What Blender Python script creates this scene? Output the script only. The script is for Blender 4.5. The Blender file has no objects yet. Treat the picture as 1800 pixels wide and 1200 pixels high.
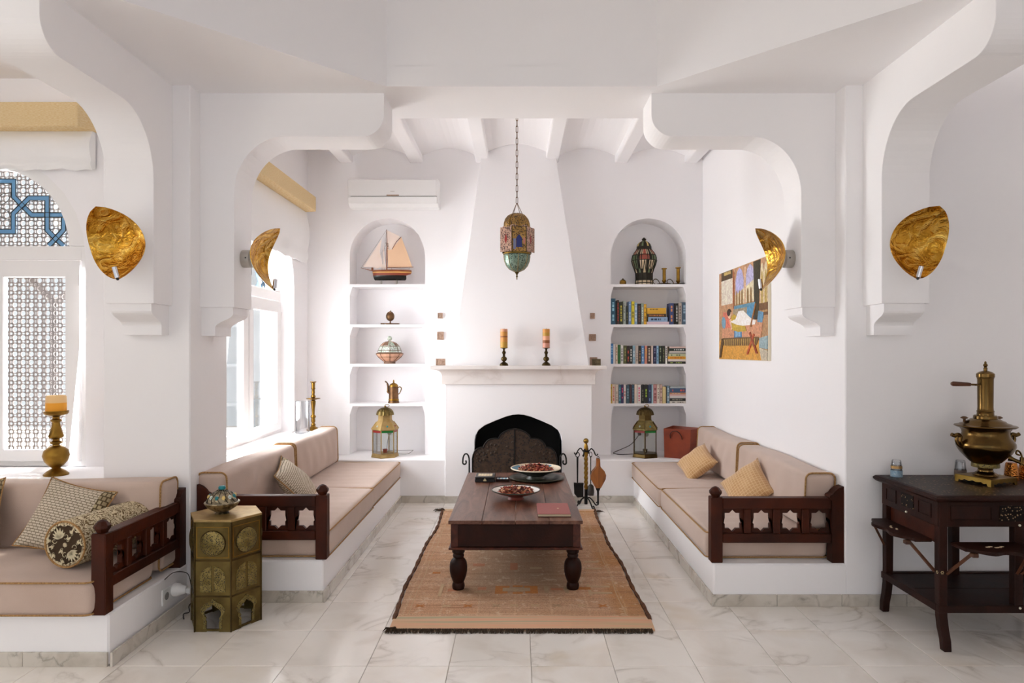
import bpy, bmesh, math, random
from mathutils import Vector, Matrix
from mathutils.geometry import tessellate_polygon
random.seed(7)
PI = math.pi
sc = bpy.context.scene
C = sc.collection

# ------------------------------------------------------------------ camera
# all positions in metres; the camera stands at x=0, y=0, 1.44 m above the floor, looking along +y
cam = bpy.data.cameras.new('camera'); cam_o = bpy.data.objects.new('camera', cam); C.objects.link(cam_o)
cam.lens = 24.0; cam.sensor_width = 36.0; cam.sensor_fit = 'HORIZONTAL'
cam.shift_x = -10 / 1800; cam.shift_y = 18 / 1800
cam_o.location = (0, 0, 1.44); cam_o.rotation_euler = (PI / 2, 0, 0)
cam.clip_start = 0.05
sc.camera = cam_o

# ------------------------------------------------------------------ light
w = bpy.data.worlds.new('sky'); sc.world = w; w.use_nodes = True
bg = w.node_tree.nodes['Background']
bg.inputs[0].default_value = (0.90, 0.945, 1.0, 1); bg.inputs[1].default_value = 0.55

def sun(direction, strength, color, angle):
    l = bpy.data.lights.new('sun', 'SUN'); l.energy = strength; l.color = color; l.angle = angle
    o = bpy.data.objects.new('sun', l); C.objects.link(o)
    o.rotation_euler = Vector(direction).to_track_quat('-Z', 'Y').to_euler()
sun((0.22, -0.48, -0.85), 20.0, (1.0, 0.965, 0.92), math.radians(0.8))

def window_light(loc, size, direction, power, color):
    l = bpy.data.lights.new('window_daylight', 'AREA'); l.shape = 'RECTANGLE'; l.size, l.size_y = size
    l.energy = power; l.color = color
    o = bpy.data.objects.new('window_daylight', l); C.objects.link(o); o.location = loc
    o.rotation_euler = Vector(direction).to_track_quat('-Z', 'Y').to_euler()
window_light((-2.80, 5.55, 1.80), (2.3, 2.3), (1, 0, -0.10), 158, (0.945, 0.95, 1.0))      # bright sky outside the alcove window
window_light((-3.42, 4.98, 1.75), (1.3, 2.2), (0, -1, 0), 48, (0.95, 0.97, 1.0))      # bay window

sc.view_settings.view_transform = 'Standard'; sc.view_settings.look = 'None'
sc.view_settings.exposure = 0.86; sc.view_settings.gamma = 1.0; sc.view_settings.use_curve_mapping = False

sc.cycles.diffuse_bounces = 8

# ------------------------------------------------------------------ helpers
def hx(s):
    s = s.lstrip('#'); o = []
    for i in (0, 2, 4):
        c = int(s[i:i+2], 16) / 255
        o.append(c / 12.92 if c <= 0.04045 else ((c + 0.055) / 1.055) ** 2.4)
    return tuple(o)

MATS = {}
def mat(name, col, rough=0.5, metal=0.0, col2=None, vscale=6.0, vdist=0.0, vpos=(0.35, 0.65), bump=0.0, bscale=60.0, bdetail=3.0,
        stretch=(1, 1, 1), coat=0.0, spec=0.5, sheen=0.0, trans=0.0, emit=None):
    if isinstance(col, str): col = hx(col)
    if isinstance(col2, str): col2 = hx(col2)
    m = bpy.data.materials.new(name); m.use_nodes = True; nt = m.node_tree; N = nt.nodes; L = nt.links
    b = N['Principled BSDF']
    b.inputs['Base Color'].default_value = (*col, 1); b.inputs['Roughness'].default_value = rough; b.inputs['Metallic'].default_value = metal
    b.inputs['Coat Weight'].default_value = coat; b.inputs['Specular IOR Level'].default_value = spec
    b.inputs['Sheen Weight'].default_value = sheen; b.inputs['Transmission Weight'].default_value = trans
    if col2 or bump:
        tc = N.new('ShaderNodeTexCoord'); mp = N.new('ShaderNodeMapping'); mp.inputs['Scale'].default_value = stretch
        L.new(tc.outputs['Object'], mp.inputs[0])
    if col2:
        n = N.new('ShaderNodeTexNoise'); n.inputs['Scale'].default_value = vscale; n.inputs['Detail'].default_value = 5; n.inputs['Distortion'].default_value = vdist
        L.new(mp.outputs[0], n.inputs['Vector'])
        r = N.new('ShaderNodeValToRGB'); r.color_ramp.elements[0].position, r.color_ramp.elements[1].position = vpos
        r.color_ramp.elements[0].color = (*col, 1); r.color_ramp.elements[1].color = (*col2, 1)
        L.new(n.outputs['Fac'], r.inputs[0]); L.new(r.outputs[0], b.inputs['Base Color'])
    if bump:
        n2 = N.new('ShaderNodeTexNoise'); n2.inputs['Scale'].default_value = bscale; n2.inputs['Detail'].default_value = bdetail
        L.new(mp.outputs[0], n2.inputs['Vector'])
        bp = N.new('ShaderNodeBump'); bp.inputs['Strength'].default_value = bump; bp.inputs['Distance'].default_value = 0.01
        L.new(n2.outputs['Fac'], bp.inputs['Height']); L.new(bp.outputs[0], b.inputs['Normal'])
    MATS[name] = m
    return m

class NT:      # tiny node helper for the hand-made materials
    def __init__(s, name, rough=0.5, metal=0.0):
        s.m = bpy.data.materials.new(name); s.m.use_nodes = True; s.t = s.m.node_tree; s.b = s.t.nodes['Principled BSDF']
        s.b.inputs['Roughness'].default_value = rough; s.b.inputs['Metallic'].default_value = metal; MATS[name] = s.m
        s.tc = s.t.nodes.new('ShaderNodeTexCoord')
    def n(s, typ, **kw):
        x = s.t.nodes.new('ShaderNode' + typ)
        for k, v in kw.items():
            if k in x.inputs: x.inputs[k].default_value = v
            else: setattr(x, k, v)
        return x
    def l(s, a, b): s.t.links.new(a, b)
    def map(s, scale=(1, 1, 1), rot=(0, 0, 0), src='Object'):
        x = s.n('Mapping'); x.inputs['Scale'].default_value = scale; x.inputs['Rotation'].default_value = rot
        s.l(s.tc.outputs[src], x.inputs[0]); return x.outputs[0]
    def noise(s, vec, scale, detail=4, dist=0.0):
        x = s.n('TexNoise', Scale=scale, Detail=detail, Distortion=dist); s.l(vec, x.inputs['Vector']); return x.outputs['Fac']
    def ramp(s, fac, stops, const=False):
        x = s.n('ValToRGB'); cr = x.color_ramp
        if const: cr.interpolation = 'CONSTANT'
        while len(cr.elements) < len(stops): cr.elements.new(0.5)
        for e, (p, c) in zip(cr.elements, stops):
            e.position = p; c = hx(c) if isinstance(c, str) else c; e.color = (*c, 1)
        s.l(fac, x.inputs[0]); return x.outputs[0]
    def mix(s, fac, a, b, mode='MIX'):
        x = s.n('MixRGB', blend_type=mode)
        for i, v in ((0, fac), (1, a), (2, b)):
            if isinstance(v, (int, float)): x.inputs[i].default_value = v
            elif isinstance(v, str): x.inputs[i].default_value = (*hx(v), 1)
            elif isinstance(v, tuple): x.inputs[i].default_value = (*v, 1)
            else: s.l(v, x.inputs[i])
        return x.outputs[0]
    def math(s, op, a, b=0.0):
        x = s.n('Math', operation=op)
        for i, v in ((0, a), (1, b)):
            if isinstance(v, (int, float)): x.inputs[i].default_value = v
            else: s.l(v, x.inputs[i])
        return x.outputs[0]
    def sep(s, vec):
        x = s.n('SeparateXYZ'); s.l(vec, x.inputs[0]); return x.outputs
    def color(s, c): s.l(c, s.b.inputs['Base Color'])
    def bump(s, h, strength=0.3, dist=0.01):
        x = s.n('Bump', Strength=strength, Distance=dist); s.l(h, x.inputs['Height']); s.l(x.outputs[0], s.b.inputs['Normal'])

class MB:
    """collects geometry for one mesh object"""
    def __init__(s): s.v = []; s.f = []; s.m = []; s.s = []; s.M = None
    def add(s, vs, fs, m=0, smooth=False):
        k = len(s.v)
        for p in vs:
            p = Vector(p); s.v.append(s.M @ p if s.M else p)
        for i, f in enumerate(fs):
            s.f.append([k + j for j in f]); s.m.append(m[i] if isinstance(m, list) else m); s.s.append(smooth)
        return s
    def box(s, a, b, m=0):
        x0, y0, z0 = a; x1, y1, z1 = b
        return s.add([(x0,y0,z0),(x1,y0,z0),(x1,y1,z0),(x0,y1,z0),(x0,y0,z1),(x1,y0,z1),(x1,y1,z1),(x0,y1,z1)],
                     [(3,2,1,0),(4,5,6,7),(0,1,5,4),(1,2,6,5),(2,3,7,6),(3,0,4,7)], m)
    def plate(s, outer, t0, t1, axis='Y', holes=(), m=0, mh=None):
        def P(p, t):
            return (p[0], t, p[1]) if axis == 'Y' else (t, p[0], p[1]) if axis == 'X' else (p[0], p[1], t)
        loops = [list(outer)] + [list(h) for h in holes]
        flat = [p for l in loops for p in l]; n = len(flat)
        tris = tessellate_polygon([[Vector((p[0], p[1], 0)) for p in l] for l in loops])
        vs = [P(p, t0) for p in flat] + [P(p, t1) for p in flat]
        fs = [tuple(t) for t in tris] + [tuple(i + n for i in reversed(t)) for t in tris]; ms = [m] * len(fs)
        k = 0
        for li, l in enumerate(loops):
            c = len(l)
            for i in range(c):
                j = (i + 1) % c; fs.append((k+i, k+j, n+k+j, n+k+i)); ms.append(m if (li == 0 or mh is None) else mh)
            k += c
        return s.add(vs, fs, ms)
    def lathe(s, prof, n=24, c=(0, 0, 0), m=0, smooth=True, start=0.0, sx=1.0, sy=1.0, caps=True):
        vs = []; fs = []; ms = []
        for j, (r, z) in enumerate(prof):
            for i in range(n):
                a = start + 2 * PI * i / n; vs.append((c[0] + r * sx * math.cos(a), c[1] + r * sy * math.sin(a), c[2] + z))
        for j in range(len(prof) - 1):
            for i in range(n):
                k = (i + 1) % n; fs.append((j*n+i, j*n+k, (j+1)*n+k, (j+1)*n+i)); ms.append(m(j, i) if callable(m) else m)
        if caps and prof[0][0] > 1e-6: fs.append(tuple(reversed(range(n)))); ms.append(m(0, 0) if callable(m) else m)
        if caps and prof[-1][0] > 1e-6: fs.append(tuple(range((len(prof)-1)*n, len(prof)*n))); ms.append(m(len(prof)-2, 0) if callable(m) else m)
        return s.add(vs, fs, ms, smooth)
    def tube(s, path, r, n=8, m=0, closed=False, smooth=True, squash=1.0):
        P = [Vector(p) for p in path]; k = len(P); rr = r if isinstance(r, (list, tuple)) else [r] * k
        vs = []; fs = []
        t0 = (P[1] - P[0]).normalized(); up = Vector((0, 0, 1)) if abs(t0.z) < 0.9 else Vector((1, 0, 0))
        nrm = (up - t0 * up.dot(t0)).normalized()
        for i in range(k):
            if closed: t = (P[(i+1) % k] - P[i-1]).normalized()
            else: t = (P[min(i+1, k-1)] - P[max(i-1, 0)]).normalized()
            nrm = (nrm - t * nrm.dot(t))
            nrm = nrm.normalized() if nrm.length > 1e-6 else t.orthogonal().normalized()
            b = t.cross(nrm)
            for q in range(n):
                a = 2 * PI * q / n; vs.append(P[i] + (nrm * math.cos(a) * squash + b * math.sin(a)) * rr[i])
        for i in range(k if closed else k - 1):
            j = (i + 1) % k
            for q in range(n):
                p = (q + 1) % n; fs.append((i*n+q, i*n+p, j*n+p, j*n+q))
        if not closed: fs += [tuple(reversed(range(n))), tuple(range((k-1)*n, k*n))]
        return s.add(vs, fs, m, smooth)
    def loft(s, rings, m=0, smooth=False, caps=True):
        n = len(rings[0]); vs = [p for r in rings for p in r]; fs = []
        for j in range(len(rings) - 1):
            for i in range(n):
                k = (i + 1) % n; fs.append((j*n+i, j*n+k, (j+1)*n+k, (j+1)*n+i))
        if caps: fs += [tuple(reversed(range(n))), tuple(range((len(rings)-1)*n, len(rings)*n))]
        return s.add(vs, fs, m, smooth)
    def ball(s, c, r, n=12, m=0, sz=1.0):
        k = max(4, n // 2)
        return s.lathe([(r * math.sin(PI * j / k), -r * sz * math.cos(PI * j / k)) for j in range(k + 1)], n, c, m)
    def build(s, name, mats, parent=None, bevel=0.0, seg=1, angle=38, dbl=True):
        me = bpy.data.meshes.new(name)
        me.from_pydata([tuple(p) for p in s.v], [], s.f)
        if not isinstance(mats, (list, tuple)): mats = [mats]
        for x in mats: me.materials.append(MATS[x] if isinstance(x, str) else x)
        me.polygons.foreach_set('material_index', s.m); me.polygons.foreach_set('use_smooth', s.s)
        bm = bmesh.new(); bm.from_mesh(me)
        if dbl: bmesh.ops.remove_doubles(bm, verts=bm.verts, dist=1e-5)
        bmesh.ops.recalc_face_normals(bm, faces=bm.faces)
        if bevel:
            es = [e for e in bm.edges if len(e.link_faces) == 2 and e.calc_face_angle(0) > 0.5]
            bmesh.ops.bevel(bm, geom=es, offset=bevel, segments=seg, profile=0.5, affect='EDGES', clamp_overlap=True)
        bm.to_mesh(me); bm.free()
        if any(s.s): me.set_sharp_from_angle(angle=math.radians(angle))
        o = bpy.data.objects.new(name, me); C.objects.link(o)
        if parent: o.parent = parent
        return o

def tag(o, label=None, cat=None, group=None, kind=None):
    if label: o['label'] = label
    if cat: o['category'] = cat
    if group: o['group'] = group
    if kind: o['kind'] = kind
    return o
def thing(name, label, cat, loc=(0, 0, 0), rz=0.0, group=None, rot=None, kind=None):
    o = bpy.data.objects.new(name, None); C.objects.link(o); o.empty_display_size = 0.05
    o.location = loc; o.rotation_euler = rot if rot else (0, 0, rz)
    return tag(o, label, cat, group, kind)
def struct(name, mb, mats, label=None, bevel=0.0, seg=1, parent=None):
    o = mb.build(name, mats, parent, bevel, seg)
    if not parent: o['kind'] = 'structure'
    if label: o['label'] = label
    return o
def copy_tree(o, parent=None):
    c = o.copy(); C.objects.link(c); c.parent = parent
    for ch in list(o.children): copy_tree(ch, c)
    return c
def B(a, b, m=0): return MB().box(a, b, m)
def arc(cx, cy, rx, ry, a0, a1, n):
    return [(cx + rx * math.cos(math.radians(a0 + (a1 - a0) * i / n)), cy + ry * math.sin(math.radians(a0 + (a1 - a0) * i / n))) for i in range(n + 1)]
def smoothpath(pts, per=6):          # Catmull-Rom through the points
    P = [Vector(p) for p in pts]; out = []
    for i in range(len(P) - 1):
        a, b, c, d = P[max(i-1, 0)], P[i], P[i+1], P[min(i+2, len(P)-1)]
        for k in range(per):
            t = k / per
            out.append(0.5 * ((2*b) + (c-a)*t + (2*a-5*b+4*c-d)*t*t + (3*b-a-3*c+d)*t**3))
    return out + [P[-1]]

# ------------------------------------------------------------------ materials
mat('plaster', '#f5f3f4', 0.85, bump=0.10, bscale=14)
mat('plaster_niche', '#efebe8', 0.85, bump=0.05, bscale=14)
mat('paint_white', '#f1efee', 0.45)
mat('grout', '#b9b2a8', 0.9)
mat('fabric', '#c9b3a5', 0.9, col2='#bea798', vscale=3, bump=0.25, bscale=420, sheen=0.25)
mat('fabric_end', '#8d7a5f', 0.9, col2='#7d6c54', vscale=4, bump=0.25, bscale=420, sheen=0.2)
mat('piping', '#8a6236', 0.8, col2='#b78f5a', vscale=160)
mat('wood_red', '#481b07', 0.45, col2='#2c0e03', vscale=5, vdist=0.6, stretch=(1, 1, 1), bump=0.08, bscale=60, spec=0.22)
mat('wood_table', '#3a170d', 0.36, col2='#5c2c1c', vscale=3, vdist=1.4, stretch=(5, 0.7, 5), vpos=(0.42, 0.75), bump=0.12, bscale=40, spec=0.3)
mat('wood_worn', '#4d2a1c', 0.34, col2='#7f5643', vscale=3.5, vdist=1.2, stretch=(5, 0.7, 5), vpos=(0.38, 0.72), bump=0.12, bscale=40, spec=0.4)
mat('wood_black', '#200b05', 0.5, col2='#2f1208', vscale=6, vdist=0.8, bump=0.1, bscale=80, spec=0.18)
mat('brass_old', '#5e4a2a', 0.24, 1.0, col2='#785c33', vscale=6, bump=0.06, bscale=20)
mat('wood_brown', '#5c3115', 0.5, col2='#3d1e0c', vscale=8, stretch=(1, 1, 4))
mat('brass', '#a07a34', 0.36, 1.0, col2='#7c5c26', vscale=9, bump=0.05, bscale=30)
mat('brass_dull', '#756439', 0.45, 0.9, col2='#574827', vscale=10, bump=0.08, bscale=40)
mat('brass_dark', '#5c4a2a', 0.40, 0.95, col2='#40331c', vscale=7, bump=0.06, bscale=20)
mat('brass_pale', '#b59a66', 0.5, 0.7, col2='#9a7d4c', vscale=14, bump=0.1, bscale=60)
mat('bronze', '#7a5a3c', 0.45, 0.8, col2='#5f432a', vscale=20, bump=0.2, bscale=90)
mat('gilt_yellow', '#97793a', 0.38, 1.0, col2='#785c28', vscale=12)
mat('chrome', '#d8d8dc', 0.12, 1.0)
mat('nickel', '#b9b4ac', 0.4, 0.6)
mat('iron', '#15110e', 0.55, 0.4, bump=0.2, bscale=50)
mat('soot', '#0c0a08', 0.95)
mat('copper', '#c07a3a', 0.22, 1.0, bump=0.5, bscale=130, bdetail=0)
mat('blue_strap', '#6aa0cc', 0.25)
mat('lead', '#20231f', 0.5)
mat('lattice_wood', '#5a504c', 0.7)
mat('post_grey', '#6a6361', 0.7)
mat('blind', '#f0efee', 0.85, bump=0.2, bscale=9)
mat('valance', '#dfbf88', 0.85, col2='#ecd6aa', vscale=60, stretch=(1, 1, 6), bump=0.4, bscale=140)
mat('leather_red', '#8d3a1a', 0.42, col2='#7a2f17', vscale=8, bump=0.06, bscale=120)
mat('leather_pink', '#a35a48', 0.5, col2='#8d4836', vscale=10)
mat('leather_dark', '#32120a', 0.55)
mat('ivory', '#e8dfc8', 0.4)
mat('black_lacquer', '#131010', 0.3)
mat('plate_dark', '#29291f', 0.35, col2='#3a3a2c', vscale=14)
mat('clay_cream', '#e5d6bd', 0.35)
mat('glaze_white', '#f0ece6', 0.25)
mat('glaze_blue', '#2f7f9c', 0.3)
mat('glaze_dark', '#1b1914', 0.35)
mat('clay_red', '#8a3a26', 0.5, col2='#6e2c1d', vscale=20)
mat('petal_a', '#7e3322', 0.7); mat('petal_b', '#b96a46', 0.7); mat('petal_c', '#4a1d12', 0.7); mat('petal_d', '#dcae86', 0.7); mat('petal_e', '#9c4238', 0.7)
mat('notebook', '#9a5650', 0.6, bump=0.1, bscale=200)
mat('notebook_dark', '#4a1f1a', 0.6)
mat('paper', '#cdbd9e', 0.8)
mat('gold_foil', '#e8d8a8', 0.35, 0.6)
mat('sail', '#e9c3a0', 0.8, bump=0.1, bscale=60)
mat('sail_pale', '#efdcd0', 0.8)
mat('ship_wood', '#9a552c', 0.5, col2='#7a3d1c', vscale=12)
mat('ship_red', '#8f3f25', 0.5); mat('ship_gold', '#cf9a52', 0.45); mat('ship_black', '#1b1a18', 0.25); mat('rope', '#6b5440', 0.8)
mat('bone', '#d9c7a8', 0.5, col2='#c6b08c', vscale=30)
mat('wire_dark', '#2b2417', 0.5, 0.4)
mat('stone_red', '#9a4a38', 0.5); mat('stone_green', '#5d6f4b', 0.45); mat('stone_teal', '#1f7f86', 0.3); mat('stone_yellow', '#d9bd72', 0.4)
mat('mosaic_pink', '#d9a98c', 0.5, col2='#c8977c', vscale=30); mat('mosaic_brown', '#80604c', 0.5)
mat('mosaic_white', '#dfe2de', 0.4, col2='#9fae9c', vscale=90, vpos=(0.48, 0.55)); mat('mosaic_green', '#9db29a', 0.4, col2='#dfe2d8', vscale=110, vpos=(0.48, 0.55))
mat('silver', '#a79a80', 0.35, 0.9, col2='#6d6350', vscale=50, vpos=(0.45, 0.55), bump=0.3, bscale=120)
mat('wax_orange', '#eda11f', 0.5); mat('wax_pale', '#edc489', 0.5)
mat('wax_amber', '#c98a3c', 0.5); mat('wax_pink', '#d79a78', 0.5); mat('wax_rust', '#8e5026', 0.5); mat('wax_gold', '#b98e2f', 0.5); mat('wax_rose', '#c98c76', 0.5)
mat('pane_green', '#0f7a2e', 0.3); mat('pane_red', '#8f2a26', 0.3); mat('pane_blue', '#1c2a6e', 0.2); mat('pane_slate', '#6a7398', 0.35); mat('pane_rose', '#b5705f', 0.4)
mat('plaque', '#b79a86', 0.7, col2='#9a7c68', vscale=70, bump=0.6, bscale=120)
mat('plaque_dark', '#4a4028', 0.6, col2='#6a5a38', vscale=70, bump=0.6, bscale=120)
mat('plastic_white', '#ecebea', 0.4); mat('plastic_dark', '#2b2a29', 0.5); mat('cable', '#8f8c88', 0.5); mat('cable_dark', '#2a2420', 0.5)
mat('tassel', '#3b2a18', 0.95); mat('selvage', '#4a2a16', 0.95, col2='#6b4226', vscale=40)

# thin clear glass: mostly transparent with a mirror film
def thin_glass(name, tint=(1, 1, 1), gloss=0.08, rough=0.02):
    t = NT(name); N = t.t.nodes
    tr = t.n('BsdfTransparent'); tr.inputs[0].default_value = (*tint, 1)
    gl = t.n('BsdfGlossy'); gl.inputs['Roughness'].default_value = rough
    mx = t.n('MixShader'); fr = t.n('LayerWeight', Blend=0.25)
    f = t.math('ADD', t.math('MULTIPLY', fr.outputs['Fresnel'], 0.5), gloss)
    t.l(f, mx.inputs[0]); t.l(tr.outputs[0], mx.inputs[1]); t.l(gl.outputs[0], mx.inputs[2])
    t.l(mx.outputs[0], N['Material Output'].inputs[0])
thin_glass('glass', (0.97, 0.985, 0.98), 0.03)
thin_glass('glass_vessel', (0.93, 0.94, 0.95), 0.06)
thin_glass('glass_blue', (0.35, 0.55, 0.75), 0.10)

def marble(name, base, vein, dark, scale=1.0, rough=0.16, per_object=False, warm=None):
    t = NT(name, rough)
    v = t.map()
    if per_object:
        oi = t.n('ObjectInfo'); add = t.n('VectorMath', operation='ADD'); cx = t.n('CombineXYZ')
        t.l(t.math('MULTIPLY', oi.outputs['Random'], 40.0), cx.inputs[0]); t.l(t.math('MULTIPLY', oi.outputs['Random'], 173.0), cx.inputs[1])
        t.l(v, add.inputs[0]); t.l(cx.outputs[0], add.inputs[1]); v = add.outputs[0]
    n1 = t.noise(v, 3.0 * scale, 9, 0.6)
    c = t.ramp(n1, [(0.30, vein), (0.52, base), (0.8, base)])
    n2 = t.noise(v, 1.5 * scale, 10, 0.9); n4 = t.noise(v, 2.5 * scale, 3)
    vn = t.math('ABSOLUTE', t.math('SUBTRACT', n2, 0.5))
    c = t.mix(t.math('MULTIPLY', t.ramp(vn, [(0.0, (0.8,) * 3), (0.008, (0.4,) * 3), (0.03, (0, 0, 0))]), t.ramp(n4, [(0.42, (0, 0, 0)), (0.6, (1, 1, 1))])), c, dark)
    if warm:
        n3 = t.noise(v, 1.3, 3, 0.6)
        c = t.mix(t.ramp(n3, [(0.60, (0, 0, 0)), (0.74, (0.55,) * 3)]), c, warm)
    t.color(c)
    t.b.inputs['Coat Weight'].default_value = 0.35 if per_object else 0.0; t.b.inputs['Coat Roughness'].default_value = 0.12
    t.bump(t.noise(v, 30, 2), 0.02)
marble('marble_tile', '#f4efe8', '#e6ded4', '#c6bdb2', 1.0, 0.20, True, '#dfcfb4')
marble('marble_base', '#cfc8bd', '#b7aea1', '#8f877b', 2.2, 0.25, True)
marble('marble_mantel', '#e9e2de', '#e0d6d1', '#d2c6bf', 0.6, 0.3)

def gold_leaf():
    t = NT('gold_leaf', 0.24, 1.0); v = t.map()
    big = t.noise(v, 11, 3, 1.8); fine = t.noise(v, 60, 4, 0.5)
    t.color(t.ramp(big, [(0.3, '#a9731c'), (0.5, '#d19c3a'), (0.7, '#e6bf66')]))
    h = t.math('ADD', big, t.math('MULTIPLY', fine, 0.12)); t.bump(h, 0.8, 0.028)
gold_leaf()

def pierced(name, metal_a, metal_b, hole, scale, thr=0.34, rough=0.45, metal=0.8):
    t = NT(name, rough, metal); v = t.map()
    vo = t.n('TexVoronoi', Scale=scale); t.l(v, vo.inputs['Vector'])
    k = t.ramp(vo.outputs['Distance'], [(thr - 0.04, (0, 0, 0)), (thr + 0.04, (1, 1, 1))])
    n = t.ramp(t.noise(v, 25), [(0.35, metal_a), (0.65, metal_b)])
    t.color(t.mix(k, hole, n)); t.bump(k, 0.8, 0.01)
    mm = t.math('MULTIPLY', k, metal); t.l(mm, t.b.inputs['Metallic'])
pierced('pierced_brass', '#94834f', '#766638', '#14100a', 150)
pierced('pierced_lantern', '#b08c52', '#8a6a3a', '#3a2412', 85, 0.38)
pierced('pierced_green', '#8ba090', '#6a8272', '#24352c', 85, 0.36, 0.4, 0.5)
pierced('pierced_rose', '#bd9a86', '#9a7664', '#452c26', 85, 0.38, 0.5, 0.4)
pierced('pierced_iron', '#463324', '#33251a', '#0a0604', 46, 0.30, 0.6, 0.2)
pierced('inlay_top', '#2a170e', '#20110a', '#8f7c62', 48, 0.24, 0.42, 0.0); MATS['inlay_top'].node_tree.nodes['Principled BSDF'].inputs['Specular IOR Level'].default_value = 0.25
pierced('inlay_panel', '#160c08', '#160c08', '#a88a68', 75, 0.24, 0.6, 0.0); MATS['inlay_panel'].node_tree.nodes['Principled BSDF'].inputs['Specular IOR Level'].default_value = 0.15

def weave_pillow():          # rows of staggered dark dashes on cream
    t = NT('pillow_weave', 0.9); v = t.map((1, 1, 1))
    br = t.n('TexBrick', Scale=1.0); br.offset = 0.5; br.squash = 1.0
    br.inputs['Color1'].default_value = (*hx('#cfc2ae'), 1); br.inputs['Color2'].default_value = (*hx('#c7b9a4'), 1); br.inputs['Mortar'].default_value = (*hx('#7a6c58'), 1)
    br.inputs['Mortar Size'].default_value = 0.0020; br.inputs['Mortar Smooth'].default_value = 0.3; br.inputs['Brick Width'].default_value = 0.026; br.inputs['Row Height'].default_value = 0.013
    t.l(v, br.inputs['Vector']); x, y, z = t.sep(v)
    wv = t.n('TexBrick', Scale=1.0); wv.offset = 0.5
    wv.inputs['Color1'].default_value = (*hx('#8f7c5c'), 1); wv.inputs['Color2'].default_value = (*hx('#b3a27f'), 1); wv.inputs['Mortar'].default_value = (*hx('#57472e'), 1)
    wv.inputs['Mortar Size'].default_value = 0.003; wv.inputs['Brick Width'].default_value = 0.02; wv.inputs['Row Height'].default_value = 0.024
    t.l(v, wv.inputs['Vector'])
    band = t.math('GREATER_THAN', x, 0.125)
    t.color(t.mix(band, br.outputs['Color'], wv.outputs['Color'])); t.bump(br.outputs['Fac'], 0.3, 0.004)
weave_pillow()
def quilt_pillow():
    t = NT('pillow_quilt', 0.85); v = t.map()
    br = t.n('TexBrick', Scale=1.0); br.offset = 0.0
    br.inputs['Color1'].default_value = (*hx('#c99f6d'), 1); br.inputs['Color2'].default_value = (*hx('#c0935f'), 1); br.inputs['Mortar'].default_value = (*hx('#dcbb8e'), 1)
    br.inputs['Mortar Size'].default_value = 0.0016; br.inputs['Brick Width'].default_value = 0.02; br.inputs['Row Height'].default_value = 0.02
    t.l(v, br.inputs['Vector']); t.color(br.outputs['Color']); t.bump(br.outputs['Fac'], 0.5, 0.004)
    t.b.inputs['Sheen Weight'].default_value = 0.3
quilt_pillow()
def damask():
    t = NT('damask', 0.85); v = t.map()
    n = t.noise(v, 17, 2, 2.6); k = t.math('ABSOLUTE', t.math('SUBTRACT', n, 0.5))
    f = t.ramp(k, [(0.030, (0, 0, 0)), (0.05, (1, 1, 1)), (0.13, (1, 1, 1)), (0.16, (0, 0, 0))])
    t.color(t.mix(f, '#6a5230', '#d3c4a2')); t.bump(f, 0.3, 0.003)
damask()
mat('damask_ground', '#3f2c16', 0.9, bump=0.3, bscale=300); mat('damask_cream', '#d8cba9', 0.85, bump=0.3, bscale=300)

def rug_mat():
    t = NT('rug_wool', 0.95); v = t.map(); x, y, z = t.sep(v)
    abr = t.noise(t.map((0.6, 7, 1)), 1.3, 4, 0.3)                       # weft bands of uneven dye
    c = t.ramp(abr, [(0.30, '#b98c68'), (0.45, '#cda07c'), (0.58, '#d8b090'), (0.72, '#c08e66')])
    och = t.math('MULTIPLY', t.ramp(x, [(0.50, (0, 0, 0)), (0.56, (1, 1, 1))]), t.ramp(t.noise(t.map((0.3, 1.6, 1)), 1.5, 2), [(0.42, (0, 0, 0)), (0.55, (0.9,) * 3)]))
    c = t.mix(och, c, '#bd8238')
    br = t.n('TexBrick', Scale=1.0); br.offset = 0.0
    br.inputs['Color1'].default_value = (*hx('#bd9b7c'), 1); br.inputs['Color2'].default_value = (*hx('#cf9a72'), 1); br.inputs['Mortar'].default_value = (*hx('#dcbb98'), 1)
    br.inputs['Mortar Size'].default_value = 0.006; br.inputs['Brick Width'].default_value = 0.205; br.inputs['Row Height'].default_value = 0.235
    wob = t.n('VectorMath', operation='ADD'); ns = t.n('TexNoise', Scale=9.0); t.l(v, ns.inputs['Vector'])
    sc_ = t.n('VectorMath', operation='SCALE'); sc_.inputs['Scale'].default_value = 0.03; t.l(ns.outputs['Color'], sc_.inputs[0])
    t.l(v, wob.inputs[0]); t.l(sc_.outputs[0], wob.inputs[1]); t.l(wob.outputs[0], br.inputs['Vector'])
    c = t.mix(0.38, c, br.outputs['Color'])
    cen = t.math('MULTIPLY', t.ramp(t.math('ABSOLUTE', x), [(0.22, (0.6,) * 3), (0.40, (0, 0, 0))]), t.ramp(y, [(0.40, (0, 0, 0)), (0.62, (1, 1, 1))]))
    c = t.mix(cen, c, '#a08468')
    strk = t.noise(t.map((1.2, 34, 1)), 1.6, 5, 0.3)
    c = t.mix(t.ramp(strk, [(0.34, (0.55,) * 3), (0.46, (0, 0, 0))]), c, '#8f6244')
    spk = t.noise(v, 120, 3, 0.4)
    c = t.mix(t.ramp(spk, [(0.40, (0.45,) * 3), (0.52, (0, 0, 0))]), c, '#8a6246')
    mo = t.noise(v, 16, 3, 1.0)
    c = t.mix(t.ramp(mo, [(0.60, (0, 0, 0)), (0.66, (0.5,) * 3)]), c, '#dfc4a6')
    t.color(c); t.bump(t.math('ADD', spk, t.noise(t.map((2, 60, 1)), 2, 2)), 0.6, 0.012)
rug_mat()
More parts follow.
